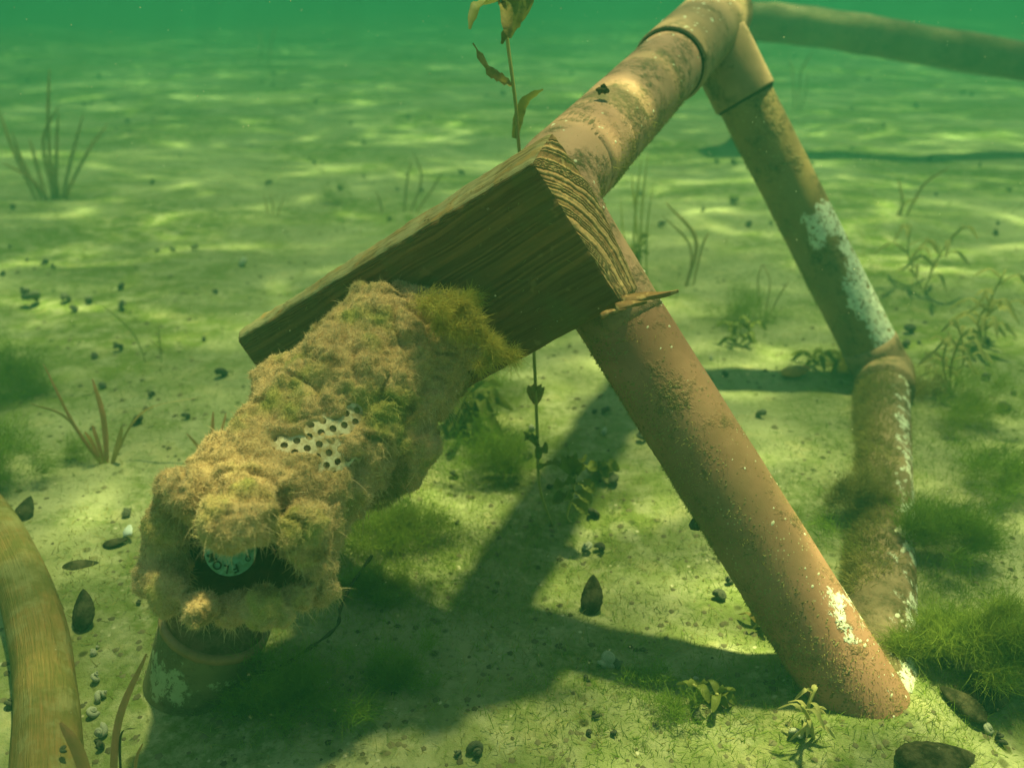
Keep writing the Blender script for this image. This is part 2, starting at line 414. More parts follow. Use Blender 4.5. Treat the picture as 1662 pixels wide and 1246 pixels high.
def sleeve(name, a, b, mat, r, parent=None):
    """socket: a slightly wider collar with rounded lips"""
    L = (b - a).length
    V, Fc = lathe([(R * .98, .0002), (r * .985, 0), (r, .0015), (r, L - .0015), (r * .985, L), (R * .98, L - .0002)], 48)
    return place_local(name, V, Fc, mat, a, b, parent or frame)
# top bar with the elbow down into the front leg
barp = at(.0, elbow, jt)
dleg = (foot - elbow).normalized(); dbar = (jt - elbow).normalized()
pipe('top_bar', elbow + dbar * .035, jt, Mmain, RB)
kp = smooth_path([elbow + dbar * .075, elbow + dbar * .05, elbow + dbar * .02, elbow + (dbar + dleg) * .006, elbow + dleg * .022, elbow + dleg * .05, elbow + dleg * .075], 40)
V, Fc = tube(kp, [RB * (1.002 - .115 * (i / 39) ** 1.5 + .015 * math.sin(math.pi * i / 39)) for i in range(40)], 48)
el = obj('elbow', V, Fc, Mmain, frame)
lf = pipe('leg', elbow + dleg * .035, foot + dleg * .06, Mleg, RL)
# tee at the back: collar on bar, collar on leg
dback = (bfoot - jt).normalized()
Mtee = m_pipe('olive_brown_fitting', (.29, .19, .12), (.40, .26, .17), .45, None, 5.0)
tee = sleeve('tee_fitting', jt - dbar * .115, jt + dbar * .045, Mtee, R * 1.19)
sleeve('tee_branch', jt + dback * .012, jt + dback * .062, Mtee, R * 1.13)
sleeve('seal_ring', jt - dbar * .1175, jt - dbar * .1145, M['hole_dark'], R * 1.11)
sleeve('seal_ring', jt + dback * .0615, jt + dback * .064, M['hole_dark'], R * 1.06)
Lb = (bfoot - jt).length
Mback = m_pipe('brown_green_back_pipe', (.23, .155, .075), (.29, .2, .09), .5,
               [(Lb * .33, Lb * .46, (.55, -.8, .3), .70), (Lb * .40, Lb * .62, (.9, -.5, .4), .84), (Lb * .52, Lb * .88, (.85, -.62, .4), .66), (Lb * .8, Lb * .98, (.6, -.8, .3), .97)], 3.3, ab=(jt, bfoot))
lb = pipe('leg', jt + dback * .05, bfoot + dback * .01, Mback)
lb['label'] = 'back leg with flaking white paint patches'
# base bar on the bed
b0 = G(1432, 618) + Vector((0, 0, .012)); b1 = foot + Vector((.004, .004, .001))
Mbase = m_pipe('overgrown_base_pipe', (.27, .19, .12), (.36, .25, .17), .65,
               [(.03, .2, (.9, -.2, .7), .93), (.12, .5, (.85, -.35, .6), .90)], 7.1, ab=(b0, b1))
pipe('base_bar', b0, b1, Mbase, .0185)
V, Fc = tube(smooth_path([bfoot - dback * .02, bfoot + dback * .01, b0 + (b1 - b0) * .03, b0 + (b1 - b0) * .12], 16), [R * 1.04] * 16, 32)
obj('corner_fitting', V, Fc, Mtee, frame)
# far side bar, bowed, running away to the right
far = thing('far_pipe', G(1216, 220), 'dark hazy pipe arching away to the right behind the frame joint', 'pipe')
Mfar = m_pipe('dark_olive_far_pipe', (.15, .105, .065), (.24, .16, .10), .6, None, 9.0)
sb = smooth_path([P(1198, 80, 1.66), P(1200, 50, 1.64), P(1222, 36, 1.6), P(1300, 42, 1.6), P(1400, 56, 1.6), P(1500, 74, 1.6), P(1680, 104, 1.62), P(1850, 140, 1.66), P(2100, 190, 1.7), G(2350, 330)], 70)
V, Fc = tube(sb, [.0345] * 70, 32, rfun=lambda t, a: 1 + .03 * math.sin(t * 60) * math.sin(a * 2 + t * 14))
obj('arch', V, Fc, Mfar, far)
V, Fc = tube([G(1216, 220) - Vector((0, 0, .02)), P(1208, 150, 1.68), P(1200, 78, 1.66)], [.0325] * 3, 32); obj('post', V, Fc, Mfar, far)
# snail-like nub on the bar, rust nub on the leg
def blob_mesh(r, seed, sub=2, amp=.35):
    bm = bmesh.new(); bmesh.ops.create_icosphere(bm, subdivisions=sub, radius=r)
    for v in bm.verts: v.co *= 1 + amp * noise.noise(v.co / r * 1.3 + Vector((seed, 0, 0)))
    V = [v.co.copy() for v in bm.verts]; Fc = [[q.index for q in f.verts] for f in bm.faces]; bm.free(); return V, Fc

# growth on the frame: short fuzz and white specks
def pipe_fuzz(name, parts, n, ln, wd, mat, wfun, parent):
    PS = []; NS = []
    for o, k in parts:
        V_, T_ = tri_of(o.data)
        mw = o.matrix_local.copy(); q = o.parent
        off = q.location.copy(); mw = Matrix.Translation(off) @ mw
        A = np.array(mw); V_ = V_ @ A[:3, :3].T + A[:3, 3]
        p, nn = sample_mesh(V_, T_, int(n * k), wfun); PS.append(p); NS.append(nn)
    p = np.concatenate(PS); nn = np.concatenate(NS)
    V_, T_ = filaments(p, nn, RNG.uniform(ln * .4, ln, len(p)), RNG.uniform(wd * .5, wd, len(p)))
    o = obj(name, V_, T_, mat, parent, smooth=True); o['kind'] = 'stuff'; return o
def nz(p, s, off):  # cheap value noise on arrays, a few sines
    return (np.sin(p[:, 0] * s + off) + np.sin(p[:, 1] * s * 1.27 + 2 * off + 1.5 * np.sin(p[:, 2] * s * .8)) + np.sin(p[:, 2] * s * .9 + 3 * off + np.sin(p[:, 0] * s * 1.9))) / 3
def w_leg(c, n):
    return np.clip(.06 + .9 * (n[:, 0] < .1) * (np.clip(-n[:, 0] + .25, 0, 1)) + .5 * (c[:, 2] < .05), 0, 1.2) * (nz(c, 160, 1) > -.25)
bpy.context.view_layer.update()
pipe_fuzz('algae_film', [(lf, 1)], 16000, .0016, .00018, M['olive_fuzz'], w_leg, frame)
pipe_fuzz('algae_film', [(lb, 1)], 4000, .002, .00025, M['olive_fuzz'], lambda c, n: np.clip(.3 - n[:, 0], 0.02, 1) * (nz(c, 130, 2) > 0), frame)
pipe_fuzz('algae_film', [(bpy.data.objects['top_bar'], .7), (el, .5)], 9000, .0015, .00018, M['olive_fuzz'],
          lambda c, n: (np.clip(n[:, 0] * .8 - n[:, 2] * 1.2, 0, 1) + .03) * (nz(c, 120, 3) > -.2), frame)
pipe_fuzz('algae_beard', [(bpy.data.objects['base_bar'], 1)], 26000, .0065, .00022, M['olive_fuzz'],
          lambda c, n: np.clip(.35 - n[:, 0] * .8, 0, 1) * (c[:, 1] > .36) * (nz(c, 90, 4) > -.35), frame)
def specks(name, o, n, size, mat, wfun, parent):
    bpy.context.view_layer.update()
    V_, T_ = tri_of(o.data); A = np.array(Matrix.Translation(o.parent.location) @ o.matrix_local)
    V_ = V_ @ A[:3, :3].T + A[:3, 3]; p, nn = sample_mesh(V_, T_, n, wfun); mb = MB()
    for i in range(n):
        s = size * random.uniform(.35, 1.2) ; q = Quaternion(Vector(nn[i]), random.random() * 6)
        a = Vector(nn[i]).orthogonal().normalized(); b2 = Vector(nn[i]).cross(a); c0 = Vector(p[i]); el_ = random.uniform(1, 2.2)
        ph = random.random() * 6
        ring = [c0 + (a * math.cos(ph + k * 1.257) * el_ + b2 * math.sin(ph + k * 1.257)) * s for k in range(5)]
        mb.add(ring + [c0 + Vector(nn[i]) * s * .7], [(k, (k + 1) % 5, 5) for k in range(5)])
    s_ = obj(name, mb.V, mb.F, mat, parent, smooth=True); s_['kind'] = 'stuff'; return s_
M['speck'] = m_simple('white_speck', (.72, .74, .62), (.5, .48, .34), 100, .5, .0001, .3)
M['grit'] = m_simple('tan_grit', (.34, .29, .15), (.16, .12, .06), 100, .8, .0002, .1)
specks('white_specks', lf, 90, .0007, M['speck'], lambda c, n: (n[:, 0] > .1) * ((nz(c, 60, 5) > .1) + .1), frame)
specks('grit_film', lf, 4200, .00042, M['grit'], lambda c, n: np.clip(.25 - n[:, 0], .03, 1) * (nz(c, 75, 6) > -.1) + .05 * (c[:, 2] < .06), frame)
specks('white_specks', el, 30, .0008, M['speck'], None, frame)
specks('white_specks', bpy.data.objects['top_bar'], 70, .0007, M['speck'], lambda c, n: (nz(c, 60, 8) > .0) + .05, frame)
specks('white_specks', tee, 45, .0011, M['speck'], lambda c, n: (n[:, 0] > -.3) * (nz(c, 50, 2) > .2) + .02, frame)
specks('white_specks', bpy.data.objects['base_bar'], 260, .0014, M['speck'], lambda c, n: (n[:, 0] > .25) * (nz(c, 50, 3) > -.1) + .0, frame)
# small growth lump on top of the bar
for u_, v_, r_ in ((974, 147, .0017), (980, 144, .0021), (984, 148, .0014)):
    V, Fc = blob_mesh(r_, u_, 3, .8); obj('growth_lump', V, Fc, M['twig'], frame, loc=P(u_, v_, .452))
V, Fc = blob_mesh(.003, 5); obj('growth_lump', V, Fc, M['shell_dark'], frame, loc=P(1129, 850, .40))

# ------------------------------------------------------------------ wooden board
K = .852
cA, cB, cC, cD = P(383, 550, .525 * K), P(864, 262, .402 * K), P(1010, 492, .430 * K), P(530, 760, .555 * K)
dB = P(899, 208, .430 * K) - cB; dC = P(1040, 470, .457 * K) - cC; dA = P(386, 537, .553 * K) - cA; dD = dA
Lx, Wy, Tz = .232, .085, .026
def bmap(x, y, z):
    s, t_, w_ = x / Lx, y / Wy, z / Tz
    f = (cA * (1 - s) + cB * s) * (1 - t_) + (cD * (1 - s) + cC * s) * t_
    d = (dA * (1 - s) + dB * s) * (1 - t_) + (dD * (1 - s) + dC * s) * t_
    d = d * (1 + .22 * math.sin(math.pi * min(1, max(0, t_))) * s)
    return f + d * w_
def ringv(x, y, z):
    yy = y - .85 * Wy + .004 * noise.noise((x * 9, 0, 1)) + .0012 * noise.noise((x * 40, y * 30, 1)); zz = z + .072 - .004 * s_(x)
    r = math.hypot(yy, zz) / (.0025 + .0003 * noise.noise((math.hypot(yy, zz) * 150, 3, 1)))
    k = r - math.floor(r); k = k ** 1.5; v = math.sin(math.pi * k) ** 1.2
    return v
def s_(x): return x / Lx
def board_grid(na, nb, f): return [[f(i / na, j / nb) for i in range(na + 1)] for j in range(nb + 1)]
V = []; Fc = []; MI = []; RG = []; GR = []
def addgrid(na, nb, f, mi):
    o = len(V)
    for j in range(nb + 1):
        for i in range(na + 1):
            p = Vector(f(i / na, j / nb)); r = .0035
            c = Vector((min(max(p.x, r), Lx - r), min(max(p.y, r), Wy - r), min(max(p.z, r), Tz - r)))
            n_ = (p - c).normalized(); q = c + n_ * r
            rv = ringv(p.x, p.y, p.z)
            edge = noise.noise((p.x * 180, p.y * 180, p.z * 180)) * .0005 + noise.noise((p.x * 40, p.y * 60, p.z * 60)) * .0007
            amp = .0005 if mi == 2 else .0003 + .0003 * noise.noise((p.x * 12, p.y * 50, 2))
            if mi == 2: edge += .0003 * noise.noise((p.x * 600, p.y * 600, p.z * 600))
            q = q + n_ * (amp * (rv - .5) + edge)
            V.append(bmap(q.x, q.y, q.z)); RG.append(rv); GR.append((p.x, p.y, p.z))
    for j in range(nb):
        for i in range(na):
            a_ = o + j * (na + 1) + i; Fc.append((a_, a_ + 1, a_ + na + 2, a_ + na + 1)); MI.append(mi)
addgrid(150, 130, lambda a_, b_: (a_ * Lx, b_ * Wy, 0), 0)
addgrid(150, 130, lambda a_, b_: (a_ * Lx, (1 - b_) * Wy, Tz), 0)
addgrid(150, 40, lambda a_, b_: (a_ * Lx, 0, (1 - b_) * Tz), 1)
addgrid(150, 30, lambda a_, b_: (a_ * Lx, Wy, b_ * Tz), 0)
addgrid(150, 60, lambda a_, b_: (Lx, a_ * Wy, b_ * Tz), 2)
addgrid(60, 20, lambda a_, b_: (0, (1 - a_) * Wy, b_ * Tz), 0)
board = thing('wooden_board', (cA + cC) / 2, 'weathered dark brown wooden board with pale end grain fixed against the pipe elbow', 'wooden board')
bm_ = mesh('plank', V, Fc, [m_wood('face'), m_wood('top'), m_wood('end')], True, MI)
at_ = bm_.attributes.new('ring', 'FLOAT', 'POINT'); at_.data.foreach_set('value', np.array(RG, np.float32))
at_ = bm_.attributes.new('grain', 'FLOAT_VECTOR', 'POINT'); at_.data.foreach_set('vector', np.array(GR, np.float32).ravel())
plank = link('plank', bm_, board)
# splinters at the lower right corner
for k, (pts, r0) in enumerate([([(1012, 490, .366), (1045, 484, .369), (1075, 478, .366), (1101, 471, .363)], .0022),
                               ([(1000, 500, .364), (1030, 494, .364), (1050, 489, .362)], .0018),
                               ([(975, 514, .366), (995, 506, .364), (1016, 502, .362)], .0013)]):
    pth = smooth_path([P(*q) for q in pts], 12)
    V, Fc = tube(pth, [r0 * (1 - .75 * i / 11) for i in range(12)], 8, rfun=lambda t, a: (1 + .4 * math.sin(a * 3 + t * 5)) * (1.3 if abs(math.sin(a)) < .5 else .6))
    obj('splinter', V, Fc, bpy.data.materials['wood_end'], board)
sp1 = specks('grit_specks', plank, 1100, .0006, M['grit'], lambda c, n: (nz(c, 80, 3) > -.2) * 1.0 + .1, board)
V_, T_ = tri_of(plank.data)
p, nn = sample_mesh(V_, T_, 2200, lambda c, n: (nz(c, 60, 1) > -.1) * 1.0)
V_, T_ = filaments(p, nn, RNG.uniform(.0006, .003, len(p)), RNG.uniform(.00008, .0002, len(p)), jitter=1.0)
obj('algae_threads', V_, T_, M['olive_fuzz'], board)['kind'] = 'stuff'

# ------------------------------------------------------------------ algae-covered foot valve
A0 = P(665, 552, .405); A1 = P(376, 885, .335)
ax = (A1 - A0); AL = ax.length; ax.normalize()
vx = Vector((0, 0, 1)).cross(ax).normalized(); vy = ax.cross(vx)
valve = thing('foot_valve', A0, 'foot valve thickly coated in tan and green algae sticking out from the board', 'foot valve')
def cyl_pt(a_, ph, r): return A0 + ax * (a_ * AL) + (vx * math.cos(ph) + vy * math.sin(ph)) * r
prof = [(0, .034), (.1, .0345), (.22, .0325), (.32, .0355), (.45, .036), (.56, .0335), (.64, .0315), (.72, .0320), (.82, .0335), (.9, .033)]
mb = MB()
def ico(c, r, sub=3):
    bm = bmesh.new(); bmesh.ops.create_icosphere(bm, subdivisions=sub, radius=r)
    mb.add([v.co + c for v in bm.verts], [[q.index for q in f.verts] for f in bm.faces]); bm.free()
path = [A0 + ax * AL * t_ for t_, _ in prof]
V, Fc = tube(path, [r for _, r in prof], 40); mb.add(V, Fc)
blobs = [  # u, v, z, radius px
    (560, 570, .40, 58), (610, 530, .40, 60), (660, 505, .40, 46), (720, 530, .395, 62), (757, 560, .40, 42), (700, 590, .395, 60), (540, 590, .39, 50),
    (470, 635, .385, 58), (443, 655, .385, 36), (520, 600, .375, 50), (630, 700, .37, 60), (668, 720, .38, 46), (640, 750, .37, 46), (600, 640, .368, 52), (665, 660, .38, 50), (690, 645, .385, 36),
    (400, 800, .318, 66), (400, 835, .300, 54), (388, 856, .300, 38), (330, 800, .318, 52), (290, 800, .325, 42), (455, 792, .322, 55), (365, 838, .30, 36), (420, 770, .33, 50), (480, 798, .335, 50),
    (495, 850, .312, 44), (503, 876, .314, 36), (272, 850, .33, 40), (265, 885, .334, 36), (263, 925, .334, 36), (280, 900, .345, 40), (282, 966, .325, 34), (322, 984, .318, 30),
    (430, 986, .317, 34), (455, 994, .32, 26), (520, 950, .335, 26), (485, 965, .33, 26), (380, 988, .328, 26), (270, 975, .33, 24), (515, 915, .335, 32),
    (550, 785, .35, 46), (585, 788, .36, 32), (530, 825, .335, 36), (450, 775, .335, 42)]
for (u, v_, z_, rp) in blobs:
    if z_ > .372: z_ -= .010
    ico(P(u, v_, z_ + rp / F * z_ * .35), rp / F * z_, 3)
tmp = obj('tmp_coat', mb.V, mb.F, M['coat'])
md = tmp.modifiers.new('r', 'REMESH'); md.mode = 'VOXEL'; md.voxel_size = .0011; md.use_smooth_shade = True
dg = bpy.context.evaluated_depsgraph_get(); ev = tmp.evaluated_get(dg); cm = bpy.data.meshes.new_from_object(ev)
bpy.data.objects.remove(tmp)
nv = len(cm.vertices); C_ = np.empty(nv * 3, np.float32); cm.vertices.foreach_get('co', C_); C_ = C_.reshape(-1, 3)
Nn = np.empty(nv * 3, np.float32); cm.vertex_normals.foreach_get('vector', Nn); Nn = Nn.reshape(-1, 3)
axn = np.array(ax); vxn = np.array(vx); vyn = np.array(vy); A0n = np.array(A0)
def cylc(C):
    D = C - A0n; a_ = D @ axn / AL; xx = D @ vxn; yy = D @ vyn
    return a_, np.arctan2(yy, xx), np.hypot(xx, yy)
# bare window where the perforated plate shows: path of spots in the picture
PR = .0306
win = []
for (u, v_) in [(470, 722), (487, 720), (505, 722), (525, 728), (455, 718), (510, 697), (535, 693), (560, 690), (572, 678), (575, 668), (548, 692), (535, 735)]:
    # nearest point of that pixel ray to the plate cylinder
    d = ray(u, v_); best = None
    for k in range(400):
        q = Vector((0, 0, CAM_H)) + d * (.28 + k * .0005); D = q - A0; aa = D.dot(ax); rr = math.sqrt(max(0, D.length_squared - aa * aa))
        if rr <= PR: best = q; break
    if best is not None: win.append(np.array(best))
win = np.array(win)
def wmask(C, r):
    aa, pp, rr = cylc(C); rr = np.maximum(rr, 1e-6)
    ax_pt = A0n + (aa * AL)[:, None] * axn; up_ = rr > PR * .75
    C = np.where(up_[:, None], ax_pt + (C - ax_pt) * (PR / rr)[:, None], C)
    d = np.min(np.linalg.norm(C[:, None, :] - win[None], axis=2), axis=1) if len(win) else np.full(len(C), 9.)
    return np.clip(1 - (d - r * .55) / (r * .45), 0, 1)
disp = np.empty(nv, np.float32)
for i in range(nv):
    c = Vector(C_[i])
    disp[i] = .0034 * noise.noise(c * 60) + .0028 * noise.noise(c * 130) + .0015 * noise.noise(c * 330) + .0008 * noise.noise(c * 700) - .0055 * max(0, .10 - abs(noise.noise(c * 62 + Vector((5, 2, 8))))) / .10 * max(0, min(1, .5 + 2 * noise.noise(c * 40 + Vector((1, 7, 3)))))
C2 = C_ + Nn * disp[:, None]
a_, ph_, r_ = cylc(C2); wm = wmask(C2, .0054)
# press the coat below the plate in the bare window
dirr = (C2 - A0n) - (a_ * AL)[:, None] * axn; dirr /= np.linalg.norm(dirr, axis=1, keepdims=True) + 1e-9
tgt = np.where(wm > .02, np.minimum(r_, PR - .0015 + (1 - wm) * .005), r_)
C2 = np.where((wm > .02)[:, None], A0n + (a_ * AL)[:, None] * axn + dirr * tgt[:, None], C2)
cm.vertices.foreach_set('co', C2.astype(np.float32).ravel()); cm.materials.clear(); cm.materials.append(M['coat'])
cm.polygons.foreach_set('use_smooth', [True] * len(cm.polygons)); cm.update()
coat = link('algae_coat', cm, valve)
V_, T_ = tri_of(cm)
p, nn = sample_mesh(V_, T_, 420000)
keep = wmask(p, .0050) < .3
p = p[keep]; nn = nn[keep]
tuft = (nz(p, 420, 1) + nz(p, 900, 4)) * .5
ln = RNG.uniform(.0005, .0016, len(p)) * (1 + .8 * np.clip(tuft, -.6, 1)); wd = RNG.uniform(.00006, .00014, len(p))
lng = RNG.random(len(p)) < .06; ln[lng] *= 2.2
V_, T_ = filaments(p, nn, ln, wd, droop=.05, jitter=1.0)
o = obj('algae_threads', V_, T_, M['fuzz'], coat); o['kind'] = 'stuff'
# drooping wisps on the undersides and ragged edges
V_, T_ = tri_of(cm)
p, nn = sample_mesh(V_, T_, 5200, lambda c, n: np.clip(.25 - n[:, 2], .04, 1) * (nz(c, 260, 3) > .05))
keep = wmask(p, .0060) < .3; p = p[keep]; nn = nn[keep]
V_, T_ = filaments(p, nn, RNG.uniform(.0025, .0075, len(p)), RNG.uniform(.00006, .00016, len(p)), droop=.7, jitter=.5, seg=3)
o = obj('algae_wisps', V_, T_, M['fuzz'], coat); o['kind'] = 'stuff'
# green loose tuft on the right shoulder of the flange
cs = [P(775, 545, .358), P(788, 568, .356), P(762, 588, .358), P(742, 500, .362), P(715, 490, .362)]
ps = []; ns = []
for _ in range(26):
    c = np.array(random.choice(cs)) + RNG.normal(0, .0045, 3); q = RNG.normal(0, 1, (520, 3)); q /= np.linalg.norm(q, axis=1, keepdims=True)
    ps.append(c + q * RNG.random((520, 1)) * random.uniform(.002, .006)); ns.append(q * .6 + np.array([.5, -.1, .1]))
p = np.concatenate(ps); nn = np.concatenate(ns)
V_, T_ = filaments(p, nn, RNG.uniform(.002, .006, len(p)), RNG.uniform(.00006, .00014, len(p)), droop=.25, jitter=.6, seg=3)
M['yellow_fuzz'] = m_algae('yellow_green_threads', (.56, .48, .14), (.42, .42, .10), (.28, .26, .06), .5)
o = obj('algae_threads', V_, T_, M['yellow_fuzz'], coat); o['kind'] = 'stuff'; o['label'] = 'loose yellow green algae threads'
# mossy dark tuft under the valve
cs = [P(628, 762, .372), P(650, 740, .38), P(610, 780, .372)]
ps = []; ns = []
for c, k in zip(cs, (5000, 2500, 2500)):
    q = RNG.normal(0, 1, (k, 3)); q /= np.linalg.norm(q, axis=1, keepdims=True)
    ps.append(np.array(c) + q * .011); ns.append(q)
p = np.concatenate(ps); nn = np.concatenate(ns)
V_, T_ = filaments(p, nn, RNG.uniform(.001, .004, len(p)), RNG.uniform(.0001, .0002, len(p)), jitter=.5)
o = obj('algae_threads', V_, T_, M['olive_fuzz'], coat); o['kind'] = 'stuff'; o['label'] = 'dark mossy tuft'
# perforated plate: a band of the strainer with real round holes
an = [cylc(q[None])[0][0] for q in win]; phn = np.unwrap([cylc(q[None])[1][0] for q in win])
pitch = .0050; mb = MB(); a0_, a1_ = min(an) * AL - .008, max(an) * AL + .008
ph0, ph1 = min(phn) - .4, max(phn) + .4; nph = int((ph1 - ph0) * PR / pitch); na_ = int((a1_ - a0_) / (pitch * .87))
for i in range(na_):
    for j in range(nph):
        ca = a0_ + (i + .5) * pitch * .87; cph = ph0 + (j + .5 + (.5 if i % 2 else 0)) * pitch / PR
        pts = []; hh = pitch * .5
        outer = [(hh * .87 * sx, hh * sy) for sx, sy in ((1, 0), (1, 1), (0, 1), (-1, 1), (-1, 0), (-1, -1), (0, -1), (1, -1))]
        hr = .0015
        inner = [(hr * math.cos(k * math.pi / 4), hr * math.sin(k * math.pi / 4)) for k in range(8)]
        for ring_, dr in ((outer, 0), (inner, 0), (inner, -.0009)):
            for (da, dp) in ring_: pts.append(cyl_pt((ca + da) / AL, cph + dp / PR, PR + dr))
        fs = []
        for k in range(8):
            k2 = (k + 1) % 8; fs += [(k, k2, 8 + k2, 8 + k), (8 + k, 8 + k2, 16 + k2, 16 + k)]
        mb.add(pts, fs)
o = obj('perforated_plate', mb.V, mb.F, M['metal'], valve, smooth=False)
# label disc in the open mouth
Dc = P(374, 893, .3265); nrm = (Vector((0, 0, CAM_H)) - Dc).normalized(); nrm = (nrm * .9 - ax * -.25 + Vector((0, 0, .12))).normalized()
Dr = 41 / F * .3265
V, Fc = lathe([(Dr * .985, -.0016), (Dr, -.0012), (Dr, -.0002), (Dr * .985, 0), (Dr * .55, .0001), (.0001, .0001)], 48)
disc = place_local('label_disc', V, Fc, M['disc'], Dc, Dc + nrm, valve)
def letters(text, start, step, size, rr, parent):
    for k, ch in enumerate(text):
        ang = start - k * step
        cu = bpy.data.curves.new('letter', 'FONT'); cu.body = ch; cu.size = size; cu.extrude = .00015; cu.align_x = 'CENTER'; cu.align_y = 'CENTER'; cu.offset = size * .025
        to = bpy.data.objects.new('tmp', cu); COL.objects.link(to); bpy.context.view_layer.update()
        me = bpy.data.meshes.new_from_object(to.evaluated_get(bpy.context.evaluated_depsgraph_get()))
        bpy.data.objects.remove(to); me.materials.clear(); me.materials.append(M['ink'])
        lo = bpy.data.objects.new('letter', me); COL.objects.link(lo); lo.parent = parent
        lo.location = (rr * math.cos(ang), rr * math.sin(ang), .00045); lo.rotation_euler = (0, 0, ang - math.pi / 2)
# ring mark and centre boss
# local x axis of the disc is up x nrm = right-hand side seen from the camera
letters('FLOM', rad(-76), rad(29.5), Dr * .46, Dr * .72, disc)
V, Fc = lathe([(Dr * .11, .0002), (Dr * .11, .0004), (Dr * .075, .0004), (Dr * .075, .0002)], 20)
o = link('ring_mark', mesh('ring_mark', V, Fc, M['ink']), disc, Vector((Dr * .66, -Dr * .38, .0001)), world=False)
# dark throat behind the disc, and its back wall
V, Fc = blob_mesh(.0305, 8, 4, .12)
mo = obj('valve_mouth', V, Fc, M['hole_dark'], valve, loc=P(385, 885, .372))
# ------------------------------------------------------------------ open pipe stub in the bed under the valve
R_ = R; R = .0236; s0 = G(290, 1096) - Vector((0.002, 0, .03)); s1 = P(352, 1004, .392)
stub = thing('pipe_stub', G(300, 1118), 'short open pipe stub with orange rim standing in the silt under the valve', 'pipe stub')
Ls = (s1 - s0).length
V, Fc = lathe([(R, 0)] + [(R * (1 + .01 * math.sin(i)), Ls * i / 10) for i in range(1, 10)] + [(R, Ls - .004)], 48)
place_local('pipe_wall', V, Fc, m_pipe('pale_green_stub', (.13, .13, .06), (.22, .21, .10), .5, [(Ls - .05, Ls - .012, (-.8, -.6, .2), .80), (Ls - .04, Ls - .008, (-.1, -.95, .2), .86)], 11, ab=(s0, s1), wcol=(.40, .46, .27)), s0, s1, stub)
V, Fc = lathe([(R * .97, Ls - .004), (R * 1.045, Ls - .0035), (R * 1.05, Ls), (R * .97, Ls + .0006), (R * .94, Ls), (R * .93, Ls - .012)], 56)
pw_ = None
place_local('rim', V, Fc, M['rim'], s0, s1, stub)
V, Fc = lathe([(R * .935, Ls - .006), (R * .5, Ls - .003), (.0001, Ls - .002)], 40)
place_local('silt_plug', V, Fc, M['plug'], s0, s1, stub)

R = R_
# ------------------------------------------------------------------ yellow log, lower left
lp = [(-140, 740), (-60, 800), (-5, 870), (38, 950), (66, 1050), (78, 1140), (82, 1240), (80, 1420)]
lpts = smooth_path([G(u, v_) + Vector((0, 0, .006)) for u, v_ in lp], 90)
lr = [.0125 + .001 * min(1, i / 60) for i in range(90)]
V, Fc = tube(lpts, lr, 40, rfun=lambda t, a: 1 + .10 * noise.noise((math.cos(a) * 1.2, math.sin(a) * 1.2, t * 5)) + .035 * noise.noise((math.cos(a) * 6, math.sin(a) * 6, t * 4)))
M['log'] = m_log()
lm = mesh('sunken_log', V, Fc, M['log'])
g_ = np.array([(math.cos(k * math.tau / 40) * 1.6, math.sin(k * math.tau / 40) * 1.6, i * .05) for i in range(90) for k in range(40)], np.float32)
g_ = g_[:, [0, 2, 1]]; g_[:, 1] *= 1
at_ = lm.attributes.new('grain', 'FLOAT_VECTOR', 'POINT'); at_.data.foreach_set('vector', g_[:, [0, 1, 2]].ravel())
log = link('sunken_log', lm); tag(log, 'yellow brown barkless log half sunk in the silt at lower left', 'log')

# ------------------------------------------------------------------ plants
def blade_mesh(pts, w0, n=14, tipw=.15, base=.5, twist=0.0, cup=.0, side=None, wave=0.0):
    pth = smooth_path(pts, n); V = []; Fc = []
    for i, p in enumerate(pth):
        t = (pth[min(i + 1, n - 1)] - pth[max(i - 1, 0)]).normalized()
        s = side or Vector((1, .25, 0)); s = (s - t * s.dot(t)).normalized()
        s = Quaternion(t, twist * i / n) @ s; nn_ = t.cross(s); f = i / (n - 1)
        w_ = w0 * ((base + (1 - base) * math.sin(math.pi * min(1, f * 1.1 + .12) * .9)) if f < .5 else max(tipw, math.cos((f - .5) * math.pi * .95) ** .6))
        wv = wave * w0 * math.sin(i * 2.1)
        V += [p - s * w_ + nn_ * (cup * w_ + wv), p - nn_ * cup * w_ * .3, p + s * w_ + nn_ * (cup * w_ - wv)]
    for i in range(n - 1):
        a_ = i * 3; Fc += [(a_, a_ + 1, a_ + 4, a_ + 3), (a_ + 1, a_ + 2, a_ + 5, a_ + 4)]
    return V, Fc
def ribbon_plant(name, base, blades, label, cat, group=None, mat='brown_blade', w0=.002):
    """blades: list of pixel paths; depth offset per blade"""
    root = thing(name, base, label, cat, group); zb = zdepth(base)
    for bl in blades:
        m_ = mat; w_ = w0; dz = 0
        pix = bl
        if isinstance(bl, dict): pix = bl['p']; m_ = bl.get('m', mat); w_ = bl.get('w', w0); dz = bl.get('dz', 0)
        pts = [base + (P(pix[0][0], pix[0][1], zb) - base) * 0 + Vector(((pix[0][0] - BU) / F * zb, 0, -.004))]
        k = len(pix) - 1
        for i, (u, v_) in enumerate(pix[1:]): pts.append(P(u, v_, zb + dz * (i + 1) / k - .01 * (i + 1) / k))
        V, Fc = blade_mesh(pts, w_ * .8, twist=random.uniform(-.8, .8), cup=.25)
        obj('blade', V, Fc, M[m_], root)
    return root
BU = 0
def rp(bu, bv, *a, **k):
    global BU
    BU = bu; return ribbon_plant('water_grass', G(bu, bv), *a, **k)
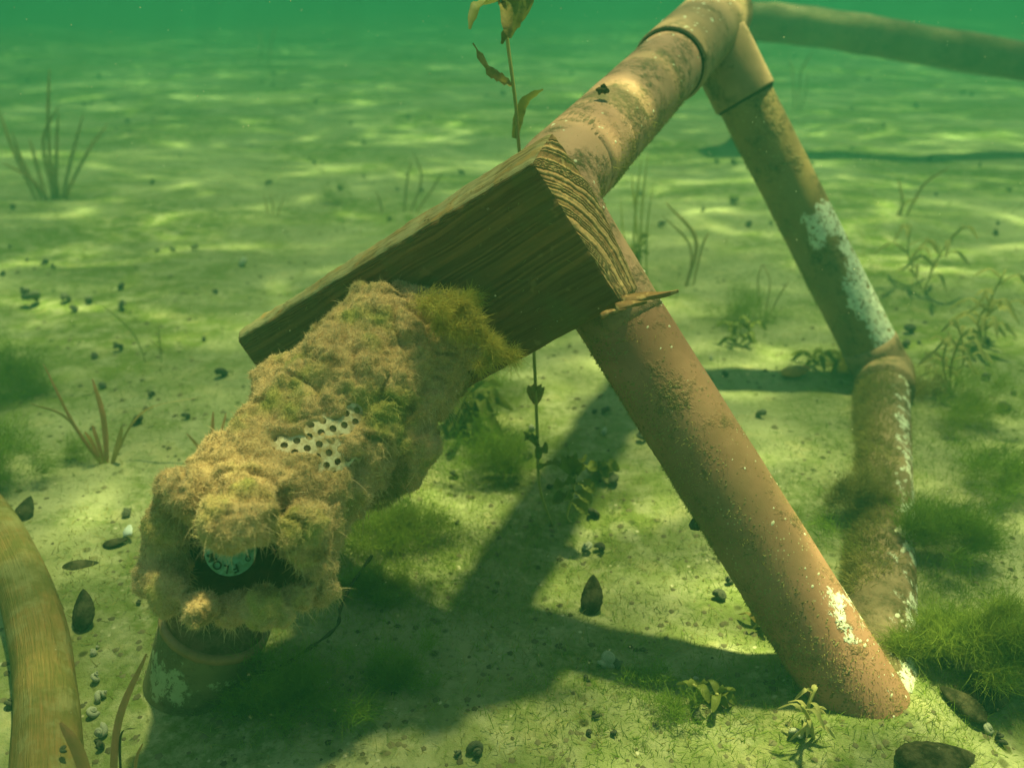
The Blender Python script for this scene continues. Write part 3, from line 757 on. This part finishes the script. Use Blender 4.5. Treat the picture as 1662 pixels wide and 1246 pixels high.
rp(85, 325, [[(60, 320), (20, 240), (-5, 170)], [(70, 322), (35, 260), (20, 215)], [(75, 322), (60, 270), (48, 225)], [(84, 325), (78, 200), (80, 112)],
             [(90, 325), (92, 240), (95, 180)], [(98, 322), (115, 260), (135, 185)], [(100, 320), (140, 250), (175, 200)], [(92, 325), (88, 290), (80, 245)],
             [(80, 325), (50, 290), (5, 265)], [(96, 322), (92, 300), (88, 285)], [(88, 325), (70, 230), (95, 172)], [(105, 322), (112, 305), (122, 290)]],
   'large clump of reddish brown water grass at the upper left', 'water grass', mat='brown_blade', w0=.0032)
rp(172, 752, [dict(p=[(172, 752), (168, 680), (150, 615)], m='reddish', w=.0022), dict(p=[(168, 752), (120, 690), (70, 590)], m='reddish', w=.0014),
              dict(p=[(166, 752), (110, 680), (50, 655)], m='brown_blade', w=.0012), dict(p=[(176, 750), (230, 670), (330, 643)], m='brown_blade', w=.001),
              dict(p=[(164, 752), (150, 720), (137, 700)], m='reddish', w=.0018), dict(p=[(178, 750), (192, 720), (198, 690)], m='brown_blade', w=.0022),
              dict(p=[(170, 752), (158, 715), (150, 690)], m='reddish', w=.0016)],
   'star of reddish water grass blades on silt left of the valve', 'water grass')
rp(345, 755, [dict(p=[(345, 755), (345, 710), (346, 668)], m='reddish', w=.0016), dict(p=[(352, 755), (358, 710), (367, 670)], m='reddish', w=.0012),
              dict(p=[(340, 755), (325, 730), (303, 703)], m='reddish', w=.0014)], 'three short red blades standing just above the valve tip', 'water grass')
rp(660, 345, [[(655, 345), (660, 300), (668, 255)], [(665, 345), (684, 290), (670, 245)], [(672, 345), (700, 310), (718, 280)], [(620, 360), (618, 330), (610, 310)]],
   'thin brown blades rising behind the middle of the board', 'water grass', w0=.0018)
rp(1040, 470, [[(1028, 470), (1030, 360), (1040, 262)], [(1036, 470), (1042, 340), (1052, 250)], [(1044, 470), (1030, 330), (1025, 280)], [(1050, 470), (1050, 380), (1060, 300)],
               [(1030, 470), (1012, 380), (1008, 320)]], 'pale upright blades growing beside the pipe elbow', 'water grass', mat='stem', w0=.0017)
rp(1118, 465, [dict(p=[(1112, 465), (1130, 390), (1080, 328)], w=.0028), dict(p=[(1124, 465), (1140, 400), (1150, 378)], w=.0016), dict(p=[(1116, 465), (1120, 400), (1075, 350)], w=.0014)],
   'arching olive blade between the elbow and the back leg', 'water grass')
rp(1240, 515, [[(1236, 515), (1230, 460), (1236, 430)], [(1240, 515), (1250, 460), (1238, 428)], [(1246, 515), (1265, 480), (1282, 455)]],
   'thin looping blades left of the back leg foot', 'water grass', w0=.0011)
rp(1295, 178, [[(1290, 178), (1288, 130), (1282, 95)], [(1296, 178), (1300, 120), (1318, 85)], [(1300, 178), (1310, 140), (1312, 110)]],
   'dim far blades under the dark side bar', 'water grass', w0=.004)
rp(440, 350, [[(436, 350), (432, 335), (428, 318)], [(442, 350), (442, 330), (438, 312)], [(448, 350), (455, 335), (462, 318)]], 'small faint grass sprig left of the board on the open silt', 'water grass', w0=.0012)
rp(430, 105, [[(420, 105), (424, 80), (420, 50)], [(436, 105), (440, 70), (450, 40)]], 'pair of hazy blades far off left of the tall pondweed', 'water grass', w0=.004)
rp(185, 1330, [dict(p=[(180, 1330), (190, 1180), (238, 1060)], m='reddish', w=.0018), dict(p=[(200, 1330), (195, 1200), (222, 1180)], m='twig', w=.0006)],
   'long curved red blade leaning towards the pipe stub', 'water grass')
rp(150, 1350, [dict(p=[(160, 1350), (130, 1230), (98, 1172)], m='reddish', w=.0030)], 'broad red blade lying over the lower end of the log', 'water grass')
rp(205, 1330, [dict(p=[(212, 1330), (220, 1240), (232, 1205)], m='reddish', w=.0008)], 'tiny red blade at the bottom edge right of the log', 'water grass')
rp(250, 590, [[(238, 610), (215, 540), (160, 490)], [(262, 560), (258, 545), (256, 525)]], 'faint yellow blades on shaded silt left of the board', 'water grass', mat='stem', w0=.0008)
rp(1465, 350, [[(1455, 350), (1470, 330), (1500, 320)], [(1462, 350), (1465, 325), (1458, 290)], [(1470, 350), (1500, 300), (1540, 272)]], 'hazy olive sprig right of the back leg', 'water grass', w0=.003)

# tall pondweed behind the board
tp = [(896, 852, .522), (876, 790, .505), (872, 700, .487), (868, 600, .47), (862, 500, .462), (852, 380, .452), (846, 280, .448), (841, 225, .443), (838, 180, .438), (832, 130, .434), (824, 70, .430), (818, 10, .425), (812, -40, .42)]
pond = thing('tall_pondweed', G(896, 852), 'tall pondweed stem with curled leaves rising from behind the board', 'pondweed')
V, Fc = tube(smooth_path([P(*q) for q in tp], 70), [.0009] * 70, 8); obj('stem', V, Fc, M['stem'], pond)
def leaf(parent, pix, w_, mat='leaf', n=16, cup=.5, wave=.15, tw=.6, side=None):
    V, Fc = blade_mesh([P(*q) for q in pix], w_, n, .08, .25, tw, cup, side, wave); obj('leaf', V, Fc, M[mat], parent)
leaf(pond, [(836, 225, .443), (844, 190, .44), (855, 165, .438), (882, 146, .437)], .0030)
leaf(pond, [(830, 140, .436), (812, 128, .43), (797, 115, .425), (768, 70, .42)], .0024, 'leaf_old', wave=.5)
leaf(pond, [(815, 0, .425), (795, 5, .42), (775, 12, .415), (763, 48, .41)], .0034)
leaf(pond, [(815, -5, .425), (835, 10, .42), (832, 45, .418), (815, 72, .415)], .0042, 'leaf', wave=.3)
leaf(pond, [(812, 2, .425), (822, 20, .415), (824, 40, .41), (828, 62, .41)], .0030, 'leaf_old', wave=.3)
leaf(pond, [(812, -20, .425), (840, -18, .42), (858, 5, .42), (836, 50, .418)], .0030)
# whorl bud low on the stem
for k in range(7):
    a_ = k * math.tau / 7; leaf(pond, [(870, 655, .479), (870 + 8 * math.cos(a_), 640 - 8 * abs(math.sin(a_)), .479 + .006 * math.sin(a_)), (870 + 14 * math.cos(a_), 628 + 6 * math.sin(a_), .479 + .01 * math.sin(a_))], .0022, 'leaf_old')
for (u1, v1, u2, v2, w_) in [(852, 715, 862, 708, .002), (888, 735, 880, 725, .003), (900, 752, 885, 755, .0035), (850, 700, 866, 712, .002)]:
    leaf(pond, [(874, v1 + 10, .49), (u2, v2, .487), (u1, v1, .485)], w_)
# short pondweed beside it
pw = thing('short_pondweed', G(922, 848), 'short leafy pondweed at the foot of the tall stem', 'pondweed')
st = smooth_path([P(930, 850, .524), P(920, 838, .52), P(928, 808, .508), (P(934, 770, .495))], 20); V, Fc = tube(st, [.0009] * 20, 8); obj('stem', V, Fc, M['stem'], pw)
for (u, v_, du, dv) in [(934, 772, -38, -22), (934, 772, 36, -14), (932, 785, -32, 4), (932, 785, 34, 10), (930, 798, -28, 14), (930, 798, 30, 14), (934, 772, -8, -34), (934, 770, 16, -26), (928, 810, -30, 4), (928, 812, 24, 18)]:
    leaf(pw, [(u, v_, .497), (u + du * .55, v_ + dv * .7 - 7, .492), (u + du, v_ + dv + 4, .49)], .0036, 'leaf', cup=.3)
# leafy clumps behind: each a root with curled leaves
def leafy(name, u, v_, n, spread, h, label, mat='leaf', lw=.0035, cat='pondweed'):
    g = G(u, v_); root = thing(name, g, label, cat); rnd = random.Random(int(u * 7 + v_))
    for s in range(max(1, n // 7)):
        a0 = rnd.random() * 6.28; top = g + Vector((math.cos(a0) * spread * .5 * rnd.random(), math.sin(a0) * spread * .4, h * rnd.uniform(.6, 1)))
        pth = smooth_path([g - Vector((0, 0, .004)), (g + top) / 2 + Vector((rnd.uniform(-.2, .2) * spread, 0, 0)), top], 10)
        V, Fc = tube(pth, [.0008] * 10, 6); obj('stem', V, Fc, M['stem'], root)
        for k in range(7):
            b_ = pth[min(9, 2 + k)]; a1 = a0 + k * 2.4; L_ = spread * rnd.uniform(.35, .6)
            d_ = Vector((math.cos(a1), math.sin(a1), 0))
            V, Fc = blade_mesh([b_, b_ + d_ * L_ * .5 + Vector((0, 0, L_ * .3)), b_ + d_ * L_ - Vector((0, 0, L_ * .1))], lw, 9, .1, .3, .5, .35)
            obj('leaf', V, Fc, M[mat], root)
    return root
leafy('pondweed_clump', 1030, 455, 14, .026, .06, 'curly green pondweed just right of the board end')
leafy('pondweed_clump', 760, 690, 28, .05, .04, 'bright pondweed spreading over the bed below the board corner', 'leaf')
leafy('pondweed_clump', 1195, 560, 14, .03, .03, 'yellow green pondweed on the bed between the two legs', 'leaf', .0022)
leafy('pondweed_clump', 1330, 590, 14, .05, .014, 'low pondweed lying before the foot of the back leg', 'leaf', .0022)
leafy('pondweed_clump', 1545, 640, 21, .045, .06, 'tall olive pondweed right of the back leg foot', 'leaf_pale', .0018)
leafy('pondweed_clump', 1600, 560, 21, .06, .07, 'hazy olive pondweed at the right edge behind the frame', 'leaf_pale', .0022)
leafy('pondweed_clump', 1500, 470, 14, .07, .07, 'dim pondweed further back on the right', 'leaf_pale', .0022)
leafy('pondweed_clump', 975, 768, 7, .022, .010, 'single yellow leaf sprig on silt right of the short pondweed')
leafy('pondweed_clump', 1150, 1135, 14, .02, .013, 'small yellow green sprig on silt left of the front leg foot', 'leaf', .002)
leafy('pondweed_clump', 1325, 1195, 14, .02, .025, 'tiny fan of green leaves against the front leg foot', 'leaf_pale', .0009)
leafy('pondweed_clump', 1215, 1020, 7, .02, .02, 'tiny dark sprig beside the left edge of the front leg', 'leaf_old', .0015)

# stringy algae tufts: each one mesh of many fine threads
def tuft_obj(u, v_, ru, h, n, mat, label, lenf=.42, wd=.00014, flat=.6):
    g = G(u, v_); rr = ru / F * zdepth(g)
    n = int(n * 1.7); q = RNG.normal(0, .5, (n, 3)); cl = RNG.normal(0, .62, (30, 3)); q = q * .34 + cl[RNG.integers(0, 30, n)]
    p = np.array(g) + np.stack([q[:, 0] * rr, q[:, 1] * rr * flat, np.abs(q[:, 2]) * h * .6], 1)
    p[:, 2] = np.maximum(p[:, 2], 0) + np.array([hz(a_, b_) for a_, b_ in p[:, :2]]) * 0 + g.z - .002
    nn = np.stack([q[:, 0] * .5 + .25, q[:, 1] * .5, np.abs(q[:, 2]) + .6], 1); nn /= np.linalg.norm(nn, axis=1, keepdims=True)
    V_, T_ = filaments(p - np.array(g), nn, RNG.uniform(.2, 1, n) * h * lenf, RNG.uniform(.5, 1, n) * wd, droop=.15, jitter=.8, seg=3)
    o = obj('algae_tuft', V_, T_, M[mat], loc=g); return tag(o, label, 'algae')
TUFTS = [(1590, 1085, 85, .030, 16000, 'bright_fuzz', 'large bright green stringy algae bush at the lower right edge'),
         (1520, 900, 80, .035, 4500, 'green_fuzz', 'dark green algae mat right of the base bar'),
         (1600, 800, 60, .03, 2500, 'green_fuzz', 'olive algae mat at the right edge above the bright bush'),
         (1560, 690, 60, .04, 2500, 'bright_fuzz', 'yellow green algae strands right of the corner fitting'),
         (650, 1105, 45, .025, 1800, 'green_fuzz', 'green algae tuft on the sunlit silt edge below the valve'),
         (470, 1150, 80, .025, 4500, 'green_fuzz', 'dark green algae patch in shade right of the pipe stub'),
         (800, 770, 45, .04, 2200, 'green_fuzz', 'dark green stringy tuft in the shadow left of the tall stem'),
         (700, 640, 90, .04, 5500, 'bright_fuzz', 'bright yellow green algae mass behind the valve under the board'),
         (620, 870, 90, .022, 5000, 'bright_fuzz', 'yellow green algae carpet right of the valve mouth'),
         (600, 960, 60, .02, 3500, 'bright_fuzz', 'lime algae carpet along the dark twig'),
         (1200, 520, 55, .035, 2200, 'bright_fuzz', 'bright algae tuft on the bed between the two legs'),
         (5, 640, 70, .06, 4000, 'green_fuzz', 'dark green algae clump at the left edge above the log'),
         (5, 780, 60, .04, 3000, 'green_fuzz', 'green algae growing over the far end of the log'),
         (130, 745, 40, .015, 1200, 'bright_fuzz', 'low green algae fuzz left of the red grass star'),
         (1390, 840, 35, .03, 3000, 'olive_fuzz', 'olive algae curtain along the left side of the base bar'),
         (1470, 640, 45, .03, 3000, 'olive_fuzz', 'brown green algae over the corner fitting of the frame'),
         (1375, 600, 22, .03, 900, 'yellow_fuzz', 'small golden algae tuft at the foot of the back leg'),
         (545, 330, 20, .04, 700, 'green_fuzz', 'faint green tuft on silt above the board'),
         (1050, 1110, 40, .012, 900, 'green_fuzz', 'thin green algae wisps on silt below the long shadow'),
         (1100, 1160, 45, .014, 1000, 'green_fuzz', 'thin algae wisps left of the front leg foot'),
         (325, 1085, 25, .012, 500, 'green_fuzz', 'bit of green algae at the base of the pipe stub')]
for q in TUFTS: tuft_obj(*q)
# ground cover: short scattered green threads on the bed
def cover(name, regs, mat, ln, wd):
    P_ = []
    for (u, v_, ru, rv, n) in regs:
        for _ in range(n):
            P_.append(G(u + random.gauss(0, ru * .5), min(1400, max(120, v_ + random.gauss(0, rv * .5)))))
    p = np.array([tuple(q) for q in P_]); nn = np.tile(np.array([[0, 0, 1.]]), (len(p), 1))
    V_, T_ = filaments(p, nn, RNG.uniform(.3, 1, len(p)) * ln, RNG.uniform(.5, 1, len(p)) * wd, droop=.4, jitter=.8, seg=3)
    tag(obj(name, V_, T_, M[mat]), None, None, kind='stuff')
cover('lime_ground_cover', [(640, 900, 190, 160, 7000), (720, 660, 170, 110, 9000), (600, 830, 120, 80, 4000), (480, 1130, 160, 90, 2500), (1560, 1000, 160, 260, 5000), (1500, 680, 200, 130, 3000), (1200, 560, 160, 80, 1500)], 'bright_fuzz', .009, .00018)
cover('green_ground_cover', [(900, 900, 500, 250, 5000), (1100, 1150, 350, 120, 2500), (700, 700, 300, 150, 2500), (1450, 700, 250, 150, 2500), (200, 650, 250, 120, 1800), (1550, 950, 150, 200, 2000), (1300, 480, 350, 80, 1800)], 'green_fuzz', .008, .00022)
cover('brown_ground_cover', [(900, 1000, 600, 300, 3500), (300, 450, 400, 200, 1500), (1300, 400, 400, 150, 1500), (150, 900, 120, 150, 700)], 'olive_fuzz', .006, .00028)

cover('sparse_sprouts', [(300, 300, 900, 260, 420), (1350, 300, 700, 260, 420)], 'olive_fuzz', .022, .0006)
# dark twig
tw = [G(606, 930) + Vector((0, 0, .012)), G(575, 975) + Vector((0, 0, .012)), G(556, 1010) + Vector((0, 0, .01)), G(548, 1040) + Vector((0, 0, .009)), G(500, 1075) + Vector((0, 0, .008)), G(440, 1104) + Vector((0, 0, .006)), G(355, 1110) + Vector((0, 0, .006))]
V, Fc = tube(smooth_path(tw, 50), [.0008] * 50, 7, rfun=lambda t, a: 1 + .4 * math.sin(t * 60)); tag(obj('twig', V, Fc, M['twig']), 'thin dark bent twig lying on green algae right of the pipe stub', 'twig')

# ------------------------------------------------------------------ shells
def snail_mesh(seed, whorls=3.2, r=1.0, flat=.8):
    rnd = random.Random(seed); n = 46; V = []; Fc = []; sg = 10
    for i in range(n):
        t = i / (n - 1); th = t * whorls * math.tau; g = math.exp(1.15 * (t - 1) * whorls * .62)
        cR = .52 * r * g; tr = .46 * r * g; zc = (1 - g) * r * flat * 1.25
        c = Vector((cR * math.cos(th), cR * math.sin(th), zc)); d = Vector((math.cos(th), math.sin(th), 0))
        for k in range(sg):
            a_ = k * math.tau / sg; rr = tr * (1 + .09 * noise.noise(c * 4 + Vector((seed, k, i * .3))))
            V.append(c + d * rr * math.cos(a_) + Vector((0, 0, 1)) * rr * math.sin(a_) * .95)
    for i in range(n - 1):
        for k in range(sg):
            a_ = i * sg + k; b_ = i * sg + (k + 1) % sg; Fc.append((a_, b_, b_ + sg, a_ + sg))
    Fc.append(tuple(range(sg))[::-1]); Fc.append(tuple(range((n - 1) * sg, n * sg)))
    return V, Fc
SN = {}
for mt in ('shell_dark', 'shell_pale'):
    SN[mt] = [mesh('snail_shell', *snail_mesh(s, w_, 1.0, f_), M[mt]) for s, w_, f_ in ((1, 3.0, .7), (2, 3.4, 1.2), (3, 2.6, .5))]
def snail(u, v_, px, label, mt='shell_dark', group=None, dz=0, name='snail_shell', zz=None):
    g = G(u, v_) if zz is None else P(u, v_, zz); r = px / 2 / F * zdepth(g) * 1.0
    rnd = random.Random(int(u * 31 + v_ * 17))
    o = bpy.data.objects.new(name, SN[mt][rnd.randrange(3)]); COL.objects.link(o)
    o.scale = (r, r * rnd.uniform(.85, 1), r * rnd.uniform(.8, 1)); o.rotation_euler = (rnd.uniform(-1.2, 1.2), rnd.uniform(-.9, .9), rnd.random() * 6.28)
    o.location = g + Vector((0, 0, r * .45 + dz)); return tag(o, label, 'snail shell', group)
NEAR = [(988, 1074, 36, 'pale', 'paired pale snail shell on sunlit silt below the long shadow'), (975, 1082, 22, 'pale', 'small pale shell touching the larger one below the long shadow'),
        (1003, 1080, 24, 'dark', 'dark shell on the right of the pale pair below the long shadow'),
        (955, 895, 26, 'pale', 'pale grey snail shell above the dark standing mussel'), (973, 893, 22, 'dark', 'dark snail shell tight against the pale one above the mussel'),
        (964, 840, 28, 'dark', 'round dark snail shell right of the short pondweed'), (996, 786, 28, 'dark', 'olive snail shell near the sunlit patch right of the pondweed'),
        (978, 704, 18, 'pale', 'pale-topped snail shell left of the front leg'), (983, 672, 22, 'dark', 'dark snail shell above the pale-topped one near the front leg'), (965, 670, 12, 'dark', 'tiny dark shell beside the dark snail near the front leg'),
        (1040, 716, 24, 'dark', 'dark shell against the left edge of the front leg'), (1234, 677, 24, 'dark', 'round dark snail shell on silt right of the front leg'),
        (1168, 972, 28, 'dark', 'spiky dark snail shell left of the lower front leg'), (1183, 945, 18, 'dark', 'small dark shell touching the lower front leg'),
        (967, 1165, 16, 'dark', 'topmost of three small round dark shells at the bottom'), (957, 1191, 16, 'dark', 'lower left of three small round dark shells at the bottom'), (997, 1192, 17, 'dark', 'lower right of three small round dark shells at the bottom'),
        (953, 1102, 16, 'dark', 'small dark shell just below the pale pair'),
        (772, 1218, 34, 'dark', 'weathered dark snail shell at the bottom edge'), (748, 1228, 20, 'dark', 'small dark shell left of the weathered one at the bottom edge'),
        (1292, 1197, 30, 'pale', 'pale snail shell resting by the front leg foot'), (1133, 1165, 24, 'dark', 'dark shell among wisps left of the front leg foot'), (1130, 1105, 16, 'pale', 'tiny pale shell on the edge of the leg shadow'),
        (892, 792, 14, 'dark', 'tiny dark shell left of the tall pondweed foot'), (858, 745, 20, 'dark', 'dim green shell near the pondweed leaves'), (862, 697, 16, 'pale', 'small tan shell behind the tall pondweed stem'),
        (970, 760, 14, 'pale', 'tiny white shell fragment above the olive snail'),
        (735, 775, 22, 'dark', 'dark lump shell in the shadow right of the valve'), (740, 852, 12, 'dark', 'tiny dark shell in the open shadow right of the valve'),
        (1155, 583, 12, 'pale', 'tiny white shell right of the upper front leg'), (1600, 1185, 26, 'pale', 'pale snail shell at the lower right corner'), (1625, 1205, 24, 'dark', 'dark snail shell at the lower right corner'),
        (152, 1108, 24, 'pale', 'topmost white snail shell in the row beside the log'), (160, 1135, 24, 'pale', 'second snail shell down in the row beside the log'),
        (150, 1160, 26, 'pale', 'striped white snail shell in the middle of the row beside the log'), (165, 1190, 28, 'pale', 'fourth snail shell down in the row beside the log'),
        (160, 1215, 24, 'dark', 'dark snail shell at the bottom of the row beside the log'), (152, 1062, 16, 'pale', 'small white shell above the row beside the log'), (158, 1052, 10, 'pale', 'tiny bright shell above the row beside the log'),
        (12, 1152, 24, 'dark', 'grey snail shell left of the log'), (205, 838, 22, 'dark', 'dark snail shell just above the white shell'),
        (227, 688, 26, 'dark', 'dark snail shell right of the red grass star'), (302, 680, 18, 'dark', 'small dark shell above the valve tip on pale silt'),
        (227, 980, 14, 'dark', 'tiny dark shell between the log and the valve'), (1535, 1075, 28, 'dark', 'dark snail shell buried under the bright algae bush'),
        (395, 432, 22, 'pale', 'pale snail shell on the bright ripple of light'), (55, 495, 40, 'dark', 'large dim round snail shell at the left'), (108, 490, 26, 'dark', 'dark snail shell right of the large dim one'),
        (198, 470, 20, 'dark', 'dark shell under the light ripple at left'), (1270, 250, 18, 'dark', 'dim far shell right of the back leg'),
        (1175, 610, 16, 'dark', 'small dark shell beside the orange shell')]
for u, v_, px, mt, lb_ in NEAR: snail(u, v_, px * 1.05, lb_, 'shell_' + mt)
# shells sitting on the log and on the pipe
snail(68, 1013, 18, 'small dark snail riding on the upper log', zz=.418); snail(105, 1218, 18, 'small dark snail riding on the lower log', zz=.345)
# far shells scattered over the silt
def far_lab(u, v_):
    side = 'left of the tall pondweed' if u < 830 else 'right of the tall pondweed'
    dist = 'far off in the haze' if v_ < 220 else 'in the middle distance'
    return 'small dark snail shell %s, %s' % (dist, side), 'shell_dark', 'dark snail shells %s, %s' % (dist, side)
rnd = random.Random(5); cnt = 0
while cnt < 170:
    v_ = 60 + 620 * rnd.random() ** 1.5; u = rnd.uniform(-40, 1700)
    if v_ > 380 and 380 < u < 1450: continue
    g = G(u, v_); zz_ = zdepth(g); size = rnd.choice((.008, .010, .012, .015))
    if zz_ > 2.2: size *= 1.5
    snail(u, v_, size * F / zz_ * rnd.uniform(.8, 1.1), *far_lab(u, v_)); cnt += 1

def mussel_valve(L_, W_, H_, nu=14, nv=16):
    V = []; Fc = []
    for i in range(nu + 1):
        t = i / nu
        for j in range(nv):
            a_ = j * math.tau / nv; wv = math.sin(math.pi * min(1, t ** .75)) ** .7
            r1 = W_ * wv * (1 + .03 * math.sin(t * 40)); r2 = H_ * wv
            V.append((r1 * math.cos(a_) + .15 * W_ * math.sin(t * 3), r2 * math.sin(a_) * (1 - .25 * abs(math.cos(a_))), (t - .5) * L_))
    for i in range(nu):
        for j in range(nv):
            a_ = i * nv + j; b_ = i * nv + (j + 1) % nv; Fc.append((a_, b_, b_ + nv, a_ + nv))
    return V, Fc
def mussel(u, v_, L_, rot, label, mat='mussel', dz=.0, W_=None, H_=None, name='mussel', cat='mussel shell'):
    V, Fc = mussel_valve(L_, W_ or L_ * .27, H_ or L_ * .17); g = G(u, v_)
    o = obj(name, V, Fc, M[mat], loc=g + Vector((0, 0, dz))); o.rotation_euler = rot; return tag(o, label, cat)
mussel(958, 985, .022, (rad(-38), rad(10), 0), 'dark mussel standing upright in the silt under the long shadow', dz=.008)
mussel(138, 1008, .022, (rad(-48), rad(-14), rad(0)), 'dark mussel lying beside the log', dz=.007)
mussel(40, 838, .020, (rad(-50), rad(20), 0), 'dark mussel beyond the bend of the log', dz=.004)
mussel(188, 884, .014, (rad(-85), 0, rad(-70)), 'small dark mussel touching the white shell', dz=.002)
mussel(1515, 1240, .034, (rad(-90), 0, rad(-85)), 'dark mussel at the bottom edge right of the frame', dz=.004)
mussel(130, 915, .020, (rad(-90), 0, rad(-75)), 'dark flat stone-like mussel in a hollow right of the log', dz=-.001)
mussel(1290, 610, .028, (rad(-85), 0, rad(-70)), 'orange mussel shell lying before the back leg foot', 'orange_shell', dz=.005)
mussel(1600, 1130, .03, (rad(-80), 0, rad(-60)), 'brown mussel under the bright algae bush', dz=.003)
mussel(1560, 1150, .022, (rad(-80), 0, rad(40)), 'olive mussel left of the brown one under the algae bush', dz=.003)
# white shell: a shallow fan-shaped half shell
V = []; Fc = []
for i in range(9):
    for j in range(13):
        t = i / 8; a_ = rad(-70 + 140 * j / 12); r = .0062 * t
        V.append((r * math.sin(a_) * .95, r * math.cos(a_) * 1.25 - .003, .0028 * math.sin(math.pi * (.25 + .6 * t)) * math.cos(a_ * .8) + .0001 * math.cos(j * math.pi)))
for i in range(8):
    for j in range(12): a_ = i * 13 + j; Fc.append((a_, a_ + 1, a_ + 14, a_ + 13))
o = obj('white_half_shell', V, Fc, M['white_shell'], loc=G(211, 874) + Vector((0, 0, .004))); o.rotation_euler = (rad(45), rad(-15), rad(-40))
sm = o.modifiers.new('thick', 'SOLIDIFY'); sm.thickness = .0005
tag(o, 'bright white half shell lying open left of the valve', 'shell')

# small debris: pebbles and shell crumbs on the near bed
mb = MB(); rnd = random.Random(11)
for _ in range(1500):
    u, v_ = rnd.uniform(-60, 1720), 420 + 860 * rnd.random(); g = G(u, v_); r = rnd.uniform(.0006, .0022) * (1 + .5 * (v_ < 700))
    vs = [Vector((math.cos(k * 1.257 + u) * r * rnd.uniform(.7, 1.2), math.sin(k * 1.257 + u) * r * rnd.uniform(.7, 1.2), 0)) + g for k in range(5)]
    mb.add(vs + [g + Vector((0, 0, r * rnd.uniform(.4, 1)))], [(k, (k + 1) % 5, 5) for k in range(5)])
M['crumb'] = m_simple('dark_crumbs', (.085, .08, .045), (.17, .16, .09), 30, .9, .0003, .1)
tag(obj('silt_crumbs', mb.V, mb.F, M['crumb']), None, None, kind='stuff')
# suspended particles in the water
mb = MB()
for _ in range(950):
    u, v_ = rnd.uniform(0, 1662), rnd.uniform(0, 1246); d = rnd.uniform(.25, .9); p = P(u, v_, d)
    if p.z < .02: continue
    r = rnd.uniform(.00012, .00034) * (d / .4) ** .5
    mb.add([p + Vector(q) * r for q in ((1, 0, 0), (-.5, .8, 0), (-.5, -.8, 0), (0, 0, 1), (0, 0, -1))], [(0, 1, 3), (1, 2, 3), (2, 0, 3), (1, 0, 4), (2, 1, 4), (0, 2, 4)])
tag(obj('drifting_particles', mb.V, mb.F, M['speck']), None, None, kind='stuff')
